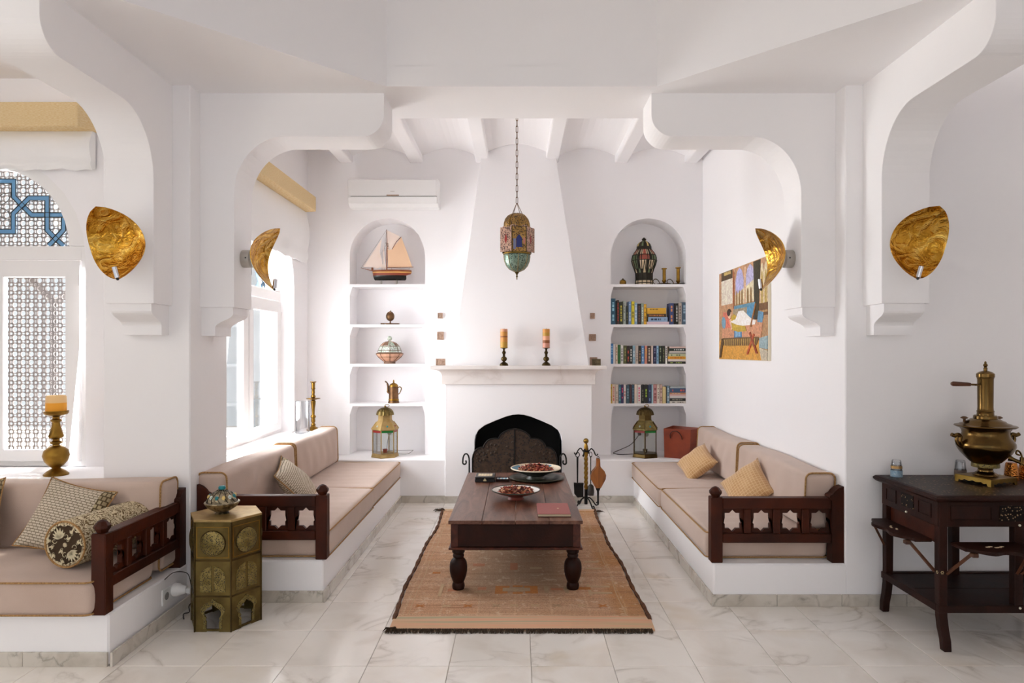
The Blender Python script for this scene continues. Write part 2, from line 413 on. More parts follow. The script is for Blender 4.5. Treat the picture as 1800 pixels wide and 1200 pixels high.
def rug_end():
    t = NT('rug_end', 0.95)
    n = t.noise(t.map((0.5, 30, 1)), 1.6, 3, 0.2)
    t.color(t.ramp(n, [(0.36, '#b3a988'), (0.46, '#d3b08c'), (0.54, '#dca486'), (0.62, '#d2b596')]))
    t.bump(t.noise(t.map((4, 200, 1)), 1.5, 2), 0.4, 0.005)
rug_end()
mat('rug_orange', '#c07a3a', 0.95, col2='#b3703a', vscale=60, bump=0.5, bscale=150); mat('rug_grey', '#a88a6a', 0.95, col2='#b59a78', vscale=60, bump=0.5, bscale=150)
mat('rug_cream', '#c4a480', 0.95, bump=0.5, bscale=150); mat('rug_red', '#b77a58', 0.95, bump=0.5, bscale=150)

# ------------------------------------------------------------------ the setting
HW = 1.857          # half width of the alcove between the piers
PF, PB = 3.87, 4.36  # pier front and back
CZ = 2.95            # hall soffit
BW = 6.85            # back wall

# floor: grout bed with single marble tiles in the part in view, plain marble slab beyond
fl = struct('floor', B((-6.5, -2.0, -0.10), (4.6, 7.3, -0.004)), 'grout', 'pale grey veined marble tile floor')
TW, TD = 0.377, 0.403
tb = MB(); e = 0.0012; q = 0.004
tb.loft([[(e, e, -0.02), (TW-e, e, -0.02), (TW-e, TD-e, -0.02), (e, TD-e, -0.02)], [(e, e, -q*0.3), (TW-e, e, -q*0.3), (TW-e, TD-e, -q*0.3), (e, TD-e, -q*0.3)],
         [(e+0.002, e+0.002, 0), (TW-e-0.002, e+0.002, 0), (TW-e-0.002, TD-e-0.002, 0), (e+0.002, TD-e-0.002, 0)]])
first = None
for j in range(-4, 10):
    for i in range(-8, 9):
        x = 0.062 + i * TW; y = 3.130 + j * TD
        cx, cy = x + TW / 2, y + TD / 2
        if cy > 3.95 and abs(cx) > 1.32: continue
        if cy > 6.6 or (cx < -2.1 and cy > 3.25): continue
        if first is None: o = first = tb.build('tile', 'marble_tile', fl)
        else: o = first.copy(); C.objects.link(o); o.parent = fl
        o.location = (x, y, 0)

# piers and right-hand walls
struct('pillar_left', B((-2.35, PF, 0), (-HW, PB, CZ + 0.4)), 'plaster', 'white plaster pier beside the alcove window', bevel=0.006)
struct('wall_right', MB().plate([(HW, PF), (4.6, PF), (4.6, PF+0.2), (HW+0.2, PF+0.2), (HW+0.2, 7.3), (HW, 7.3)], 0, 3.7, 'Z'), 'plaster', 'white plaster wall right of the alcove', bevel=0.006)
struct('wall_shade_right', B((4.4, -2.0, 0), (4.6, PF, 3.4)), 'plaster')  # unseen side wall, added to keep the right bay darker
struct('wall_shade_rear', B((1.6, -2.2, 0), (4.6, -2.0, 3.4)), 'plaster')  # unseen wall added behind the camera to darken the right side
struct('wall_sun_block', B((-5.4, 1.3, 0), (-5.2, 4.6, 3.4)), 'plaster')  # unseen wall, added to stop sun flooding the left bay
struct('ceiling_bay_right', B((2.0, -2.0, 3.2), (4.6, PF + 0.1, 3.35)), 'plaster')
struct('ceiling_bay_left', B((-6.5, -2.0, 3.2), (-2.0, 4.5, 3.35)), 'plaster')

# arches: one S-shaped spandrel each side of the alcove, and one in each side of the hall
def arch_profile():   # (u, z): u measured from the pier's inner face
    p = [(0.0, 1.70), (0.2, 1.70), (0.2, 2.364)]
    p += arc(0.494, 2.364, 0.294, 0.333, 180, 90, 14)[1:]
    p += [(0.946, 2.697)] + arc(0.946, 2.827, 0.13, 0.13, -90, 0, 10)[1:] + [(1.076, CZ + 0.02), (0.0, CZ + 0.02)]
    return p
def bracket_profile():
    p = [(0.0, 1.533), (0.08, 1.533), (0.08, 1.585)]
    for i in range(1, 9):
        t = i / 8; p.append((0.08 + 0.105 * (t - math.sin(2 * PI * t) / (2 * PI) * 0.65), 1.585 + 0.075 * t))
    return p + [(0.185, 1.705), (0.0, 1.705)]
for s, side in ((-1, 'left'), (1, 'right')):
    a = struct('arch_' + side, MB().plate([(s * (HW - u), z) for u, z in arch_profile()], 3.99, 4.25, 'Y'), 'plaster', 'white plaster half arch on the %s of the alcove opening' % side, bevel=0.005)
    MB().plate([(s * (HW - u), z) for u, z in bracket_profile()], 4.01, 4.23, 'Y').build('corbel', 'plaster', a, bevel=0.003)
    x0, x1 = sorted((s * 1.957, s * 2.215))
    a = struct('arch_hall_' + side, MB().plate([(PF - u, z) for u, z in arch_profile()], x0, x1, 'X'), 'plaster', 'white plaster half arch at the %s side of the hall' % side, bevel=0.005)
    MB().plate([(PF - u, z) for u, z in bracket_profile()], x0 + 0.02, x1 - 0.02, 'X').build('corbel', 'plaster', a, bevel=0.003)
    # the far ends of the side arches, behind the photographer's place
    struct('wall_hall_' + side, B((x0, -0.6, 0), (x1, 0.0, CZ + 0.02)), 'plaster')
    struct('beam_hall_' + side, B((x0, -0.6, CZ - 0.02), (x1, PF - 1.0, CZ + 0.35)), 'plaster')

# hall soffit with its eight-sided drum
ocx, ocy, ap = 0.024, 2.03, 1.858
octo = [(ocx + ap / math.cos(PI/8) * math.cos(PI/8 + k * PI/4), ocy + ap / math.cos(PI/8) * math.sin(PI/8 + k * PI/4)) for k in range(8)]
struct('ceiling', MB().plate([(-2.4, -0.6), (2.4, -0.6), (2.4, 4.42), (-2.4, 4.42)], CZ, CZ + 0.12, 'Z', [octo]), 'plaster', 'white plaster soffit around the raised octagon')
octo2 = [(ocx + (x - ocx) * 1.06, ocy + (y - ocy) * 1.06) for x, y in octo]
struct('wall_drum', MB().plate(octo2, CZ + 0.119, 4.9, 'Z', [octo]), 'plaster', 'eight-sided raised drum above the hall')
struct('ceiling_drum', MB().plate(octo2, 4.9, 5.0, 'Z'), 'plaster')
struct('wall_over_arch', B((-2.35, 4.26, CZ + 0.1), (2.05, 4.42, 3.75)), 'plaster')

# alcove ceiling: beams with shallow vaults between
bx = [-1.72, -1.02, -0.355, 0.345, 1.04, 1.74]
vb = MB(); edges = [-2.5] + bx + [2.5]
for a, b in zip(edges[:-1], edges[1:]):
    lo = [(a + (b - a) * i / 12, 3.375 + 0.105 * math.sin(PI * i / 12)) for i in range(13)]
    vb.plate(lo + [(b, 3.65), (a, 3.65)], 4.40, 7.2, 'Y')
vc = struct('ceiling_alcove', vb, 'plaster', 'white vaulted alcove ceiling between beams')
bm0 = None
for x in bx:
    if bm0 is None: o = bm0 = B((-0.065, 4.40, 3.335), (0.065, BW + 0.1, 3.42)).build('beam', 'plaster', vc, bevel=0.012, seg=2)
    else: o = bm0.copy(); C.objects.link(o); o.parent = vc
    o.location = (x, 0, 0)

# back wall with two shelved niches
SH = [2.119, 1.714, 1.318, 0.920]; LZ = 0.408; ST = 0.028
def niche(xc, w=0.378):
    right = [(w, LZ - 0.02)]
    for i, z in enumerate(reversed(SH)):
        right += [(w, z - ST - 0.085), (w - 0.028, z - ST), (w - 0.028, z), (w, z)]
    right += [(w, 2.40)] + [(w * c_, 2.40 + s_) for c_, s_ in [(math.cos(a) ** 0.92, 0.375 * math.sin(a) ** 1.08) for a in [PI / 2 * k / 12 for k in range(1, 12)]]]
    left = [(-x, z) for x, z in reversed(right)]
    return [(xc + x, z) for x, z in right + [(0, 2.778)] + left]
NL, NR = -1.307, 1.312
nb = [niche(NL), niche(NR)]
wb = struct('wall_back', MB().plate([(-2.5, 0.0), (2.05, 0.0), (2.05, 3.7), (-2.5, 3.7)], BW, BW + 0.30, 'Y', nb), 'plaster', 'white plaster back wall with two shelved niches')
struct('wall_niche_back', B((-2.5, BW + 0.299, 0), (2.05, BW + 0.36, 3.7)), 'plaster', 'plaster back of the niches')
for xc in (NL, NR):
    for z in SH:
        MB().box((xc - 0.352, BW + 0.004, z - ST), (xc + 0.352, BW + 0.298, z)).build('shelf', 'plaster', wb, bevel=0.003)

# masonry ledge along the back wall, fireplace block, hood, mantel
LF = 6.52
struct('hearth_ledge', MB().plate([(-2.2, LF), (-0.6, LF), (-0.6, BW + 0.29), (-2.2, BW + 0.29)], 0, LZ, 'Z').plate([(0.6, LF), (1.86, LF), (1.86, BW + 0.29), (0.6, BW + 0.29)], 0, LZ, 'Z'), 'plaster', 'white plastered ledge beside the fireplace', bevel=0.006)
op = [(-0.410, 0.0), (-0.410, 0.585)] + [(-0.400, 0.645), (-0.372, 0.695), (-0.315, 0.738), (-0.22, 0.780), (-0.12, 0.820), (-0.05, 0.839), (0.006, 0.843), (0.06, 0.839), (0.13, 0.820), (0.23, 0.780), (0.325, 0.738), (0.382, 0.695), (0.410, 0.645), (0.420, 0.585), (0.420, 0.0)]
fx0, fx1 = -0.692, 0.706
fb = MB().plate([(fx0, 0), (op[0][0], 0)] + op[1:-1] + [(op[-1][0], 0), (fx1, 0), (fx1, 1.18), (fx0, 1.18)], LF - 0.02, BW + 0.02, 'Y')
fp = struct('fireplace', fb, 'plaster', 'white plastered fireplace with an arched opening', bevel=0.004)
inner = MB().box((-0.45, LF + 0.30, 0.0), (0.45, LF + 0.325, 0.9))
for a, b in zip(op[:-1], op[1:]):
    inner.add([(a[0]*1.0, LF + 0.012, a[1]), (b[0], LF + 0.012, b[1]), (b[0], LF + 0.31, b[1]), (a[0], LF + 0.31, a[1])], [(0, 1, 2, 3)])
inner.build('firebox', 'soot', fp)
def ring(x0, x1, y0, y1, z): return [(x0, y0, z), (x1, y0, z), (x1, y1, z), (x0, y1, z)]
MB().loft([ring(-0.640, 0.690, 6.545, BW + 0.05, 1.28), ring(-0.335, 0.350, 6.715, BW + 0.05, 3.53)]).build('chimney_hood', 'plaster', fp, bevel=0.006)
prof = [(0.03, 1.13), (0.03, 1.214)] + [(0.03 + 0.078 * (1 - math.cos(PI/2*k/7)), 1.214 + 0.058 * math.sin(PI/2*k/7)) for k in range(1, 8)] + [(0.125, 1.275), (0.125, 1.308)]
MB().loft([ring(fx0 - o_, fx1 + o_, LF - 0.02 - o_, BW - 0.002, z) for o_, z in prof]).build('mantel', 'marble_mantel', fp, bevel=0.003)

# left side of the alcove: low wall with sill, window wall
struct('wall_left_low', B((-2.42, PB - 0.02, 0), (-1.875, BW, 0.685)), 'plaster', 'white plastered sill wall under the alcove window', bevel=0.01)
def arch_open(c, hw, z0, zs, rise, n=14):
    return [(c - hw, z0), (c - hw, zs)] + [(c - hw * math.cos(PI*k/n), zs + rise * math.sin(PI*k/n)) for k in range(1, n)] + [(c + hw, zs), (c + hw, z0)]
struct('wall_left', MB().plate([(4.30, 0.68), (7.2, 0.68), (7.2, 3.7), (4.30, 3.7)], -2.42, -2.11, 'X', [arch_open(5.635, 0.81, 0.69, 2.05, 0.62)]), 'plaster', 'white plaster wall around the alcove window')
# left bay: sill wall and window wall
struct('wall_bay_left_low', B((-6.5, PF, 0), (-2.34, 4.42, 0.70)), 'plaster', 'white sill wall behind the near sofa')
struct('wall_bay_left', MB().plate([(-6.5, 0.69), (-2.0, 0.69), (-2.0, 3.4), (-6.5, 3.4)], 4.40, 4.66, 'Y', [arch_open(-3.42, 0.635, 0.70, 2.05, 0.66)]), 'plaster', 'white plaster wall around the bay window')
struct('ground', B((-14, -3, -0.5), (-6.5, 14, -0.12)).box((-6.5, 4.7, -0.5), (-2.5, 14, -0.12)), mat('terrace', '#e9e2d4', 0.8), 'pale sunlit terrace outside')

# plastered bench bases
struct('bench_base_right', B((1.11, PF, 0), (HW + 0.01, LF + 0.01, 0.238)), 'plaster', 'white plastered bench base at the right wall', bevel=0.008)
struct('bench_base_left', B((-HW - 0.02, PF + 0.06, 0), (-1.12, LF + 0.01, 0.238)), 'plaster', 'white plastered bench base under the alcove window', bevel=0.008)
struct('bench_base_bay', B((-6.5, 3.13, 0), (-1.875, PF + 0.01, 0.238)), 'plaster', 'white plastered bench base of the near sofa', bevel=0.008)

# marble skirting in single lengths
def skirting(name, runs):
    root = thing(name, 'low marble skirting', None, kind='structure'); del root['label']
    for (x0, y0, x1, y1, n) in runs:
        L = math.hypot(x1-x0, y1-y0); a = math.atan2(y1-y0, x1-x0)
        m = B((0.001, -0.012, 0), (L/n - 0.001, 0.0, 0.066)); o0 = None
        for k in range(n):
            o = m.build('tile', 'marble_base', root, bevel=0.0015) if o0 is None else o0.copy()
            if o0 is None: o0 = o
            else: C.objects.link(o); o.parent = root
            o.location = (x0 + (x1-x0)*k/n, y0 + (y1-y0)*k/n, 0); o.rotation_euler = (0, 0, a)
skirting('baseboard_right', [(1.10, PF, 4.4, PF, 9), (1.11, LF, 1.11, PF - 0.012, 7)])
skirting('baseboard_back', [(-1.12, LF, -0.692, LF, 1), (0.706, LF, 1.10, LF, 1), (-0.692, LF - 0.02, -0.41, LF - 0.02, 1), (0.42, LF - 0.02, 0.706, LF - 0.02, 1)])
skirting('baseboard_left', [(-1.12, PF + 0.048, -1.12, LF, 7), (-HW, PF + 0.06, -1.12, PF + 0.06, 2), (-HW - 0.006, 3.118, -HW - 0.006, PF, 2), (-4.2, 3.13, -1.875, 3.13, 6)])

# ------------------------------------------------------------------ windows
def casement_window(name, label, hw, z0, zt, rise, sash_gap, straps):
    """local frame: x across the opening, y = depth (room side at -y), z up; origin on the sill, centre of the opening"""
    r = thing(name, label, None, kind='structure')
    zs = zt + 0.09
    fr = MB()
    fr.box((-hw, -0.035, 0), (-hw + 0.045, 0.035, zs)).box((hw - 0.045, -0.035, 0), (hw, 0.035, zs)).box((-hw + 0.045, -0.035, 0), (hw - 0.045, 0.035, 0.035))
    fr.box((-hw + 0.045, -0.035, zt), (hw - 0.045, 0.035, zs)).box((-0.02, -0.03, 0.035), (0.02, 0.03, zt))
    fr.build('frame', 'paint_white', r, bevel=0.003)
    ro = [(hw * math.cos(PI*k/20), zs + rise * math.sin(PI*k/20)) for k in range(21)]
    g = 0.13; ri = [((hw - g) * math.cos(PI*k/20), zs + 0.004 + (rise - g) * math.sin(PI*k/20)) for k in range(20, -1, -1)]
    MB().plate(ro + ri, -0.035, 0.035, 'Y').build('fanlight_frame', 'paint_white', r, bevel=0.003)
    MB().plate([(x * 1.01, z) for x, z in ri], -0.003, 0.003, 'Y').build('fanlight_pane', 'glass', r)
    for s in (-1, 1):
        x0, x1 = sorted((s * 0.014, s * (hw - 0.042)))
        fw = 0.098 if s > 0 else 0.098
        sash = MB().plate([(x0, 0.03), (x1, 0.03), (x1, zt - 0.004), (x0, zt - 0.004)], -0.055, -0.012, 'Y', [[(x0 + fw * 0.8, 0.03 + 0.075), (x1 - fw, 0.03 + 0.075), (x1 - fw, zt - 0.11), (x0 + fw * 0.8, zt - 0.11)]]).build('sash', 'paint_white', r, bevel=0.004)
        MB().box((x0 + fw * 0.7, -0.036, 0.09), (x1 - fw * 0.9, -0.031, zt - 0.10)).build('pane', 'glass', sash)
        hg = MB()
        for z in (0.22, zt - 0.17): hg.tube([(x1 if s > 0 else x0, -0.057, z), (x1 if s > 0 else x0, -0.057, z + 0.07)], 0.008, 8)
        hg.build('hinge', 'paint_white', sash)
    if straps:
        straps(r, zs)
    return r
def strap_pattern(ox, oz, sc_):
    def fn(r, zs):
        W = 0.0148
        paths = [[(-108, 175), (205, 175), (205, 420), (490, 710), (985, 710)],
                 [(-108, 975), (205, 975), (205, 690), (455, 445), (740, 445), (740, 950), (900, 1110), (1000, 1197)],
                 [(1005, 760), (1005, 950), (830, 1140), (770, 1197)]]
        def cv(p, s): return (s * (p[0] + 108) / 9 * sc_, oz + (1197 - p[1]) / 9 * sc_)
        for pi, path in enumerate(paths):
            for s in (-1, 1):
                q = [cv(p, s) for p in path]
                st = MB(); ld = MB()
                d = -0.012 - 0.003 * pi
                L, R = [], []
                for i, p in enumerate(q):
                    a = Vector(q[max(i-1, 0)]); b = Vector(p); c = Vector(q[min(i+1, len(q)-1)])
                    d1 = (b - a).normalized() if i else (c - b).normalized(); d2 = (c - b).normalized() if i < len(q)-1 else d1
                    t = (d1 + d2).normalized(); nrm = Vector((-t.y, t.x)); k = W / max(0.5, nrm.dot(Vector((-d1.y, d1.x))))
                    L.append(b + nrm * k); R.append(b - nrm * k)
                for i in range(len(q) - 1):
                    st.add([(L[i].x, d, L[i].y), (L[i+1].x, d, L[i+1].y), (R[i+1].x, d, R[i+1].y), (R[i].x, d, R[i].y),
                            (L[i].x, d+0.004, L[i].y), (L[i+1].x, d+0.004, L[i+1].y), (R[i+1].x, d+0.004, R[i+1].y), (R[i].x, d+0.004, R[i].y)],
                           [(0,1,2,3), (7,6,5,4), (0,4,5,1), (1,5,6,2), (2,6,7,3), (3,7,4,0)])
                o = st.build('glass_strap', 'blue_strap', r, dbl=False)
                for side in (L, R):
                    ld.tube([(p.x, d - 0.001, p.y) for p in side], 0.0034, 6)
                ld.build('lead_line', 'lead', o, dbl=False)
        for a0 in (90, 38, -38, -90, 142, 218):      # petals round the middle
            ca, sa = math.cos(math.radians(a0)), math.sin(math.radians(a0)); cz = oz + (1197 - 568) / 9 * sc_
            pts = []
            for k in range(17):
                t = k / 16 * 2
                u = t if t <= 1 else 2 - t; wv = 0.030 * math.sin(PI * u) * (1 if t <= 1 else -1)
                R_ = 0.015 + 0.125 * u
                pts.append((R_ * ca - wv * sa, -0.011, cz + R_ * sa + wv * ca))
            MB().tube(pts, 0.0022, 5).build('petal_line', 'lead', r, dbl=False)
    return fn
w1 = casement_window('window_1', 'white casement window with an arched fanlight over the alcove bench', 0.80, 0.69, 1.225, 0.50, 0, strap_pattern(0, 1.33, 4.45/1200))
w1.location = (-2.27, 5.635, 0.685); w1.rotation_euler = (0, 0, PI/2)
w2 = casement_window('window_2', 'white casement window with blue strapwork fanlight behind the near sofa', 0.632, 0.70, 1.335, 0.635, 0, strap_pattern(0, 1.432, 4.45/1200))
w2.location = (-3.42, 4.47, 0.70)

# pierced wooden screen outside the bay window
ls = thing('lattice_screen', 'carved wooden lattice screen outside the bay window', 'lattice screen', (-3.42, 4.72, 0.0))
P_ = 0.0565; lat = MB(); hs = 0.0225
cell_v = []; cell_f = []
ang = [2*PI*k/12 + PI/12 for k in range(12)]
def sq(a):
    c, s = math.cos(a), math.sin(a); k = hs / max(abs(c), abs(s)); return (c * k, s * k)
for y in (0.0, 0.012):
    cell_v += [(0.0178*math.cos(a), y, 0.0178*math.sin(a)) for a in ang]
    cell_v += [(sq(a)[0], y, sq(a)[1]) for a in ang]
for k in range(12):
    j = (k + 1) % 12
    cell_f += [(k, j, 12+j, 12+k), (24+k, 36+k, 36+j, 24+j), (k, 24+k, 24+j, j), (12+k, 12+j, 36+j, 36+k)]
cross = []
for i in range(-12, 13):
    for j in range(0, 39):
        x, z = i * P_, 0.52 + j * P_
        if math.hypot(x, max(0, z - 2.03)) > 0.78: continue
        lat.add([(x + v[0], v[1], z + v[2]) for v in cell_v], cell_f)
        for dx, dz, ax in ((P_/2, 0.014, 0), (P_/2, -0.014, 0), (0.014, P_/2, 1), (-0.014, P_/2, 1)):
            if ax == 0: lat.box((x + dx - 0.008, 0.002, z + dz - 0.004), (x + dx + 0.008, 0.010, z + dz + 0.004))
            else: lat.box((x + dx - 0.004, 0.002, z + dz - 0.008), (x + dx + 0.004, 0.010, z + dz + 0.008))
tag(lat.build('lattice', 'lattice_wood', ls, dbl=False), kind='stuff')
po = MB().box((0.15, 0.06, 0.5), (0.19, 0.10, 1.80)).box((-0.02, 0.06, 1.98), (0.60, 0.10, 2.02))
for s in (-1, 1): po.tube([(0.17, 0.08, 1.78), (0.17 + s * 0.06, 0.08, 1.84), (0.17 + s * 0.30, 0.08, 2.06)], 0.026, 4, smooth=False)
po.build('post', 'post_grey', ls)
MB().plate([(-1.5, 0.40), (1.05, 0.40), (1.05, 3.45), (-1.5, 3.45)], -0.012, 0.035, 'Y', [arch_open(0.0, 0.735, 0.49, 2.03, 0.745, 24)]).build('sun_block_frame', 'post_grey', ls)  # frame boards widened out of view to block sun passing round the lattice

# folded fabric blinds under woven valances
def blind(name, lab1, lab2, W, loc, rz, hv, hb, n=5):
    r = thing('roman_blind', lab1, 'blind', (loc[0], loc[1], loc[2] - hb), rz)
    mb = MB(); nx = 28; prof_ = []
    for k in range(13):
        t = k / 12
        prof_.append((-0.045 - 0.035 * math.sin(PI * min(1, t * 1.15)) - (0.018 if 0.78 < t < 0.92 else 0), hb * (1 - t)))
    prof_ += [(-0.012, 0.012), (-0.012, hb)]
    vs = []; fs = []; m_ = len(prof_)
    for i in range(nx + 1):
        x = -W/2 + W * i / nx; wv = 0.006 * math.sin(i * 1.9) + 0.004 * math.sin(i * 0.83 + 1)
        for j, (y, z) in enumerate(prof_):
            k = max(0, 1 - z / hb)
            vs.append((x, y + wv * k, z + (wv * 1.5 * k if j < 13 else 0)))
    for i in range(nx):
        for j in range(m_):
            a, b = i * m_ + j, i * m_ + (j + 1) % m_; fs.append((a, b, b + m_, a + m_))
    fs += [tuple(range(m_)), tuple(reversed(range(nx * m_, (nx + 1) * m_)))]
    mb.add(vs, fs, 0, True); mb.build('folded_cloth', 'blind', r, angle=50)
    v = thing('blind_valance', lab2, 'valance', (loc[0], loc[1], loc[2]), rz)
    MB().plate([(-W/2 + 0.01, -0.15), (W/2 - 0.03, -0.15), (W/2 + 0.015, -0.01), (-W/2 - 0.015, -0.01)], 0.0, hv, 'Z').build('woven_band', 'valance', v, bevel=0.004)
    return r, v
blind('b1', 'white folded roman blind above the alcove window', 'straw coloured woven valance above the alcove window', 1.95, (-2.108, 5.68, 2.80), PI/2, 0.14, 0.50)
blind('b2', 'white folded roman blind above the bay window', 'straw coloured woven valance above the bay window', 1.42, (-3.42, 4.398, 2.845), 0, 0.15, 0.245)

# ------------------------------------------------------------------ soft furnishings
def axis_pts(h, r, n):
    e = [-h, -h + 0.12*r, -h + 0.35*r, -h + 0.7*r, -h + r]
    m = [-h + r + (2*h - 2*r) * k / n for k in range(1, n)]
    return e + m + [-v for v in reversed(e)]
def soft_box(hx_, hy_, hz_, r, n=(10, 10, 2), fn=None):
    """rounded box as a grid; fn(x, y, z) -> new point lets it sag, lean or crease"""
    A = [axis_pts(hx_, r, n[0]), axis_pts(hy_, r, n[1]), axis_pts(hz_, r, n[2])]; H = (hx_, hy_, hz_)
    mb = MB()
    for ax in range(3):
        u, v = (ax + 1) % 3, (ax + 2) % 3
        for sgn in (-1, 1):
            vs = []
            for a in A[u]:
                for b in A[v]:
                    p = [0, 0, 0]; p[ax] = sgn * H[ax]; p[u] = a; p[v] = b
                    q = [max(-(H[k] - r), min(H[k] - r, p[k])) for k in range(3)]
                    d = Vector(p) - Vector(q); P = Vector(q) + (d.normalized() * r if d.length > 1e-9 else d)
                    vs.append(fn(P.x, P.y, P.z) if fn else P)
            nv = len(A[v]); fs = [(i*nv+j, (i+1)*nv+j, (i+1)*nv+j+1, i*nv+j+1) for i in range(len(A[u])-1) for j in range(nv-1)]
            mb.add(vs, fs, 0, True)
    return mb
def rect_path(hx_, hy_, r, z, n=5):
    p = []
    for cx, cy, a0 in ((hx_-r, hy_-r, 0), (-hx_+r, hy_-r, 90), (-hx_+r, -hy_+r, 180), (hx_-r, -hy_+r, 270)):
        p += [(x, y, z) for x, y in arc(cx, cy, r, r, a0, a0 + 90, n)]
    return p
def seat_cushion(label, x0, x1, y0, y1, z0, z1, group, crease_axis='x', seed=0):
    rn = random.Random(seed)
    hx_, hy_, hz_ = (x1-x0)/2, (y1-y0)/2, (z1-z0)/2
    t = thing('seat_cushion', label, 'cushion', ((x0+x1)/2, (y0+y1)/2, z0), 0, group)
    ph = [rn.uniform(0, 6) for _ in range(4)]
    def fn(x, y, z):
        k = (1 - (x/hx_)**2) * (1 - (y/hy_)**2)
        cr = 0.0038 * (math.sin(y * 46 + 3 * math.sin(x * 5 + ph[0]) + ph[1]) if crease_axis == 'x' else math.sin(x * 46 + 3 * math.sin(y * 5 + ph[0]) + ph[1]))
        wv = 0.003 * math.sin(x * 9 + ph[2]) * math.sin(y * 7 + ph[3])
        zz = z + (0.014 * k + (cr * min(1, 3*k) + wv) if z > 0 else 0)
        bulge = 1 + 0.012 * (1 - (z/hz_)**2)
        return Vector((x * bulge, y * bulge, zz + hz_))
    soft_box(hx_, hy_, hz_, 0.035, (26, 26, 3), fn).build('cover', 'fabric', t, angle=80)
    for z in (2*hz_ - 0.008, 0.010):
        MB().tube(rect_path(hx_ * 1.004, hy_ * 1.004, 0.035, z), 0.0045, 6, closed=True).build('piping', 'piping', t, dbl=False)
    return t
def back_cushion(label, x0, x1, y0, y1, z0, z1, lean_x=0.0, lean_y=0.0, group=None, ends='y', seed=0):
    rn = random.Random(seed + 50); ph = [rn.uniform(0, 6) for _ in range(4)]
    hx_, hy_, hz_ = (x1-x0)/2, (y1-y0)/2, (z1-z0)/2
    t = thing('back_cushion', label, 'cushion', ((x0+x1)/2, (y0+y1)/2, z0), 0, group)
    def fn(x, y, z):
        k = (z + hz_) / (2 * hz_)
        wr = 0.004 * math.sin((y if ends == 'y' else x) * 31 + 2 * math.sin(z * 9 + ph[0]) + ph[1]) * max(0, 1 - abs(z/hz_)**2)
        bx_ = 0.018 * (1 - (z/hz_)**2)
        X = x + lean_x * k; Y = y + lean_y * k
        if ends == 'y': X += (bx_ + wr) * (1 if x > 0 else -1) * (1 - (y/hy_)**4)
        else: Y += (bx_ + wr) * (1 if y > 0 else -1) * (1 - (x/hx_)**4)
        zz = z + hz_ + (0.006 * math.sin((y if ends == 'y' else x) * 5 + ph[2]) if z > 0 else 0)
        return Vector((X, Y, zz))
    soft_box(hx_, hy_, hz_, 0.035, (5 if ends == 'y' else 30, 30 if ends == 'y' else 5, 8), fn).build('cover', 'fabric', t, angle=80)
    for s in (-1, 1):       # rope piping round both end faces
        pts = []
        a, b = (hx_, hz_) if ends == 'y' else (hy_, hz_)
        for px_, pz, _ in rect_path(a * 1.0, b * 1.0, 0.035, 0):
            q = fn(px_, s * (hy_ - 0.012), pz) if ends == 'y' else fn(s * (hx_ - 0.012), px_, pz)
            pts.append(q)
        MB().tube(pts, 0.0055, 6, closed=True).build('piping', 'piping', t, dbl=False)
    return t
g1, g2, g3 = 'cushions of the right bench', 'cushions of the alcove window bench', 'cushions of the near sofa'
seat_cushion('beige seat cushion of the right bench, nearest its wooden end', 1.095, 1.80, 3.965, 5.23, 0.238, 0.398, g1, seed=1)
seat_cushion('beige seat cushion of the right bench beside the hearth ledge', 1.085, 1.80, 5.245, 6.50, 0.238, 0.392, g1, seed=2)
seat_cushion('beige seat cushion under the alcove window, nearest the wooden end', -1.80, -1.105, 3.985, 5.25, 0.238, 0.398, g2, seed=3)
seat_cushion('beige seat cushion under the alcove window beside the hearth ledge', -1.80, -1.115, 5.265, 6.50, 0.238, 0.396, g2, seed=4)
back_cushion('beige back cushion of the right bench with rope piping, nearest the wooden end', 1.665, 1.835, 3.965, 5.20, 0.405, 0.738, 0.015, 0, g1, seed=1)
back_cushion('beige back cushion of the right bench behind the red leather bag', 1.665, 1.835, 5.21, 6.37, 0.405, 0.738, 0.015, 0, g1, seed=2)
back_cushion('beige back cushion below the alcove window, nearest the wooden end', -1.855, -1.685, 3.965, 5.20, 0.405, 0.738, -0.012, 0, g2, seed=3)
back_cushion('beige back cushion below the alcove window, beside the hearth ledge', -1.855, -1.685, 5.21, 6.42, 0.405, 0.738, -0.012, 0, g2, seed=4)
seat_cushion('long beige seat cushion of the near sofa under the bolster', -4.10, -1.935, 3.085, 3.62, 0.238, 0.402, g3, 'y', seed=5)
back_cushion('long beige back cushion of the near sofa below the bay window', -4.10, -1.905, 3.645, 3.828, 0.262, 0.735, 0, 0.02, g3, 'x', seed=6)

